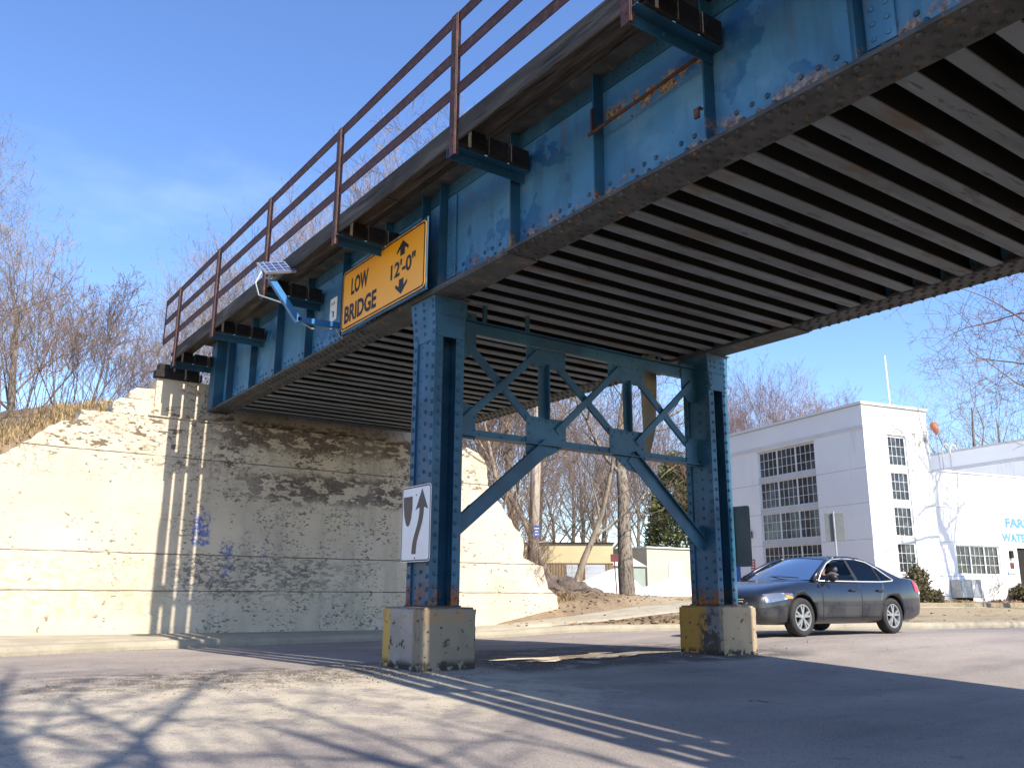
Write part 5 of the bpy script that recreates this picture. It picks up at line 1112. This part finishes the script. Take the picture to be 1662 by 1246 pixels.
for sy in (-1, 1):
    b = MB(); b.tube([sp_(1.46, -.02, sy)+Vector((0, -sy*.01, 0)), sp_(1.80, .43, sy), sp_(2.12, .80, sy), sp_(2.36, .945, sy)], [.05, .042, .038, .036], 8); b.build('windscreen_pillar', 'carpaint', car, smooth=True)
    b = MB(); b.tube([sp_(2.33, .94, sy), sp_(2.6, 1.0, sy), sp_(2.9, 1.015, sy), sp_(3.2, .98, sy), sp_(3.42, .90, sy)], .034, 8); b.build('roof_rail', 'carpaint', car, smooth=True)
    b = MB(); q = [sp_(x, t, sy)+Vector((0, sy*.004, 0)) for x, t in ((3.40, .94), (3.55, .86), (3.85, .62), (4.12, .36), (4.36, .17), (4.40, .05), (4.10, .02), (3.98, .10), (3.82, .34), (3.66, .60), (3.50, .80))]
    b.prism(q, (0, -sy*.05, 0)); b.build('rear_pillar', 'carpaint', car)
    b = MB(); b.prism([sp_(x, t, sy)+Vector((0, sy*.003, 0)) for x, t in ((2.77, -.02), (2.87, -.02), (2.84, .98), (2.77, .98))], (0, -sy*.03, 0)); b.build('door_pillar', 'plastic', car); b = MB(); b.prism([sp_(x, t, sy)+Vector((0, sy*.003, 0)) for x, t in ((3.60, 0), (3.635, 0), (3.59, .69), (3.555, .72))], (0, -sy*.02, 0)); b.build('door_pillar', 'plastic', car)
    gl = [[(1.66, .0), (2.775, .0), (2.775, .93), (2.42, .88), (2.16, .70), (1.86, .34)], [(2.865, .0), (3.60, .0), (3.56, .70), (3.42, .84), (3.2, .92), (2.845, .95)], [(3.635, .0), (3.99, .07), (3.82, .32), (3.66, .58), (3.60, .66)]]
    for G in gl[(1 if sy < 0 else 0):]:
        b = MB(); b.prism([sp_(x, t, sy) for x, t in G], (0, -sy*.005, 0)); b.build('side_window', 'carglass', car)
    if sy < 0:            # driver's window, let down half way
        b = MB(); b.prism([sp_(x, t, sy) for x, t in [(1.66, .0), (2.775, .0), (2.775, .25), (1.80, .22)]], (0, .005, 0)); b.build('side_window', 'carglass', car)
    b = MB(); b.tube([sp_(x, t, sy)+Vector((0, sy*.012, 0)) for x, t in ((1.60, -.03), (2.2, -.03), (3.0, -.03), (3.6, -.02), (4.0, .03), (4.03, .08))], .013, 6); b.tube([sp_(x, t, sy)+Vector((0, sy*.012, 0)) for x, t in ((1.60, -.03), (1.82, .34), (2.12, .72), (2.38, .92), (2.7, .98), (3.1, .97), (3.42, .86), (3.66, .62), (3.84, .34), (4.03, .08))], .011, 6); b.build('window_trim', 'chrome', car, smooth=True)
    b = MB(); c_ = Vector((1.83, sy*.985, 1.03)); b.ball(c_, .10, 12, 8, (.65, 1.05, .72)); b.bar(c_+Vector((0, -sy*.05, -.03)), (1.80, sy*.80, .985), .05, .04); b.build('mirror', 'plastic', car, smooth=True)
def glassgrid(lo_, hi_, name):
    b = MB(); n1, n2 = 10, 6
    for i in range(n2+1):
        for j in range(n1+1):
            v = -1+2*j/n1; p = lo_(v).lerp(hi_(v), i/n2); p.z += .035*math.sin(math.pi*i/n2)*(1-v*v*.5); b.v.append(tuple(p))
    b.f = [(i*(n1+1)+j, i*(n1+1)+j+1, (i+1)*(n1+1)+j+1, (i+1)*(n1+1)+j) for i in range(n2) for j in range(n1)]; b.mi = [0]*len(b.f); return b.build(name, 'carglass', car, smooth=True)
glassgrid(lambda v: Vector((1.26+.24*v*v, .80*v, .99)), lambda v: Vector((2.20+.11*v*v, .60*v, 1.405-.055*v*v)), 'windscreen')
glassgrid(lambda v: Vector((4.44-.12*v*v, .74*v, 1.075)), lambda v: Vector((3.45-.09*v*v, .58*v, 1.41-.055*v*v)), 'rear_window')
b = MB(); b.tube([(1.36, -.60, 1.025), (1.33, -.2, 1.05), (1.42, .25, 1.05)], .008, 5); b.build('wiper', 'plastic', car)
for x, yy in ((2.62, -.38), (2.62, .38), (3.45, -.38), (3.45, .38)):
    b = MB(); b.ball((x+.04, yy, 1.0), .2, 12, 8, (.4, 1.15, .8)); b.ball((x+.08, yy, 1.20), .11, 12, 8, (.5, 1.15, .75)); b.build('seat', 'seat', car, smooth=True)
b = MB(); b.lathe((1.92, -.38, 1.0), (-.85, 0, .5), [(.17, -.015), (.19, 0), (.17, .015), (.155, 0), (.17, -.015)], 20); b.build('steering_wheel', 'plastic', car)
for wx in WX:
    for sy in (-1, 1):
        w_ = MB(); c = (wx, sy*.80, WR); b = MB(); d = (0, sy, 0)
        b.lathe(c, d, [(.225, -.11), (.29, -.11), (.322, -.095), (.335, -.06), (.335, .06), (.326, .092), (.30, .108), (.255, .112), (.228, .10), (.225, .0)], 40)
        ty = b.build('wheel', 'tyre', car, smooth=True)
        b = MB(); b.lathe(c, d, [(.228, .10), (.206, .098), (.198, .075), (.195, -.02), (.20, -.03)], 36); b.lathe(c, d, [(.0, .098), (.03, .098), (.052, .088), (.06, .06)], 20)
        for k in range(5):
            for dk in (-.20, .20):
                a = 2*math.pi*k/5+.3; p = Vector(c)+Vector((math.cos(a)*.04, sy*.082, math.sin(a)*.04)); q = Vector(c)+Vector((math.cos(a+dk)*.21, sy*.078, math.sin(a+dk)*.21)); b.bar(p, q, .036, .030, (0, sy, 0))
        b.build('rim', 'alloy', ty)
        b = MB(); b.lathe(c, d, [(0, .02), (.20, .02), (.20, -.1)], 24); b.build('brake_disc', 'plastic', ty)
b = MB(); b.tube([(4.9, -.45, .24), (5.06, -.45, .22)], .03, 8); b.build('exhaust', 'galv', car)
car.location = (CX0, CY0, CZ0)

# ------------------------------------------------------------------ the driver
dv = Vector((CX0+2.30, CY0-.40, CZ0))
b = MB()
b.tube([dv+Vector(p) for p in ((.30, 0, .52), (.22, 0, .75), (.16, 0, .92), (.12, 0, 1.02), (.09, 0, 1.08))], [.15, .165, .175, .10, .06], 14)
b.ball(dv+Vector((.02, 0, 1.205)), .098, 16, 12, (1.0, .80, 1.22)); b.ball(dv+Vector((-.035, 0, 1.150)), .065, 12, 8, (.9, .85, .9))
b.tube([dv+Vector((.08, 0, 1.02)), dv+Vector((.04, 0, 1.13))], .055, 10)
b.tube([dv+Vector((-.075, 0, 1.235)), dv+Vector((-.108, 0, 1.185)), dv+Vector((-.09, 0, 1.165))], [.012, .018, .014], 8)
for sy in (-1, 1):
    b.ball(dv+Vector((.035, sy*.078, 1.20)), .026, 8, 6, (.8, .5, 1.2))
    b.tube([dv+Vector(p) for p in ((.14, sy*.17, .97), (.06, sy*.23, .78), (-.16, sy*.18, .86), (-.34, sy*.13, 1.0))], [.07, .055, .045, .035], 10)
    b.ball(dv+Vector((-.385, sy*.125, 1.03)), .048, 8, 6, (1, .7, .8))
    for k in range(4): b.tube([dv+Vector((-.40, sy*.12, 1.06-.022*k)), dv+Vector((-.435, sy*.12, 1.062-.022*k)), dv+Vector((-.43, sy*(.12-.03), 1.062-.022*k))], [.011, .010, .008], 6)
    b.tube([dv+Vector((-.38, sy*.10, 1.06)), dv+Vector((-.40, sy*.075, 1.085))], [.012, .009], 6)
    b.tube([dv+Vector(p) for p in ((.26, sy*.10, .55), (-.12, sy*.14, .60), (-.42, sy*.13, .36))], [.10, .075, .055], 10)
per = b.build('person', 'cloth'); rm = per.modifiers.new('r', 'REMESH'); rm.mode = 'VOXEL'; rm.voxel_size = .011; rm.use_smooth_shade = True
dg = bpy.context.evaluated_depsgraph_get(); dg.update(); m2 = bpy.data.meshes.new_from_object(per.evaluated_get(dg)); per.modifiers.clear(); per.data = m2
m2.materials.clear(); m2.materials.append(MT['cloth']); m2.materials.append(MT['skin'])
for p in m2.polygons:
    c = p.center-dv; p.material_index = 1 if (c.z > 1.05 and c.x > -.2) or c.x < -.33 and c.z > .9 else 0
tag(per, 'driver in a dark jacket sitting at the wheel of the dark saloon car', 'person')
b = MB(); b.ball(dv+Vector((.035, 0, 1.245)), .105, 14, 8, (1.0, .84, .98)); hr = b.build('hair', 'hair', smooth=True); hr.parent = per
for sy in (-1, 1):
    b = MB(); b.ball(dv+Vector((-.075, sy*.034, 1.205)), .011, 8, 6); e_ = b.build('eye', 'whiteplain', smooth=True); e_.parent = per
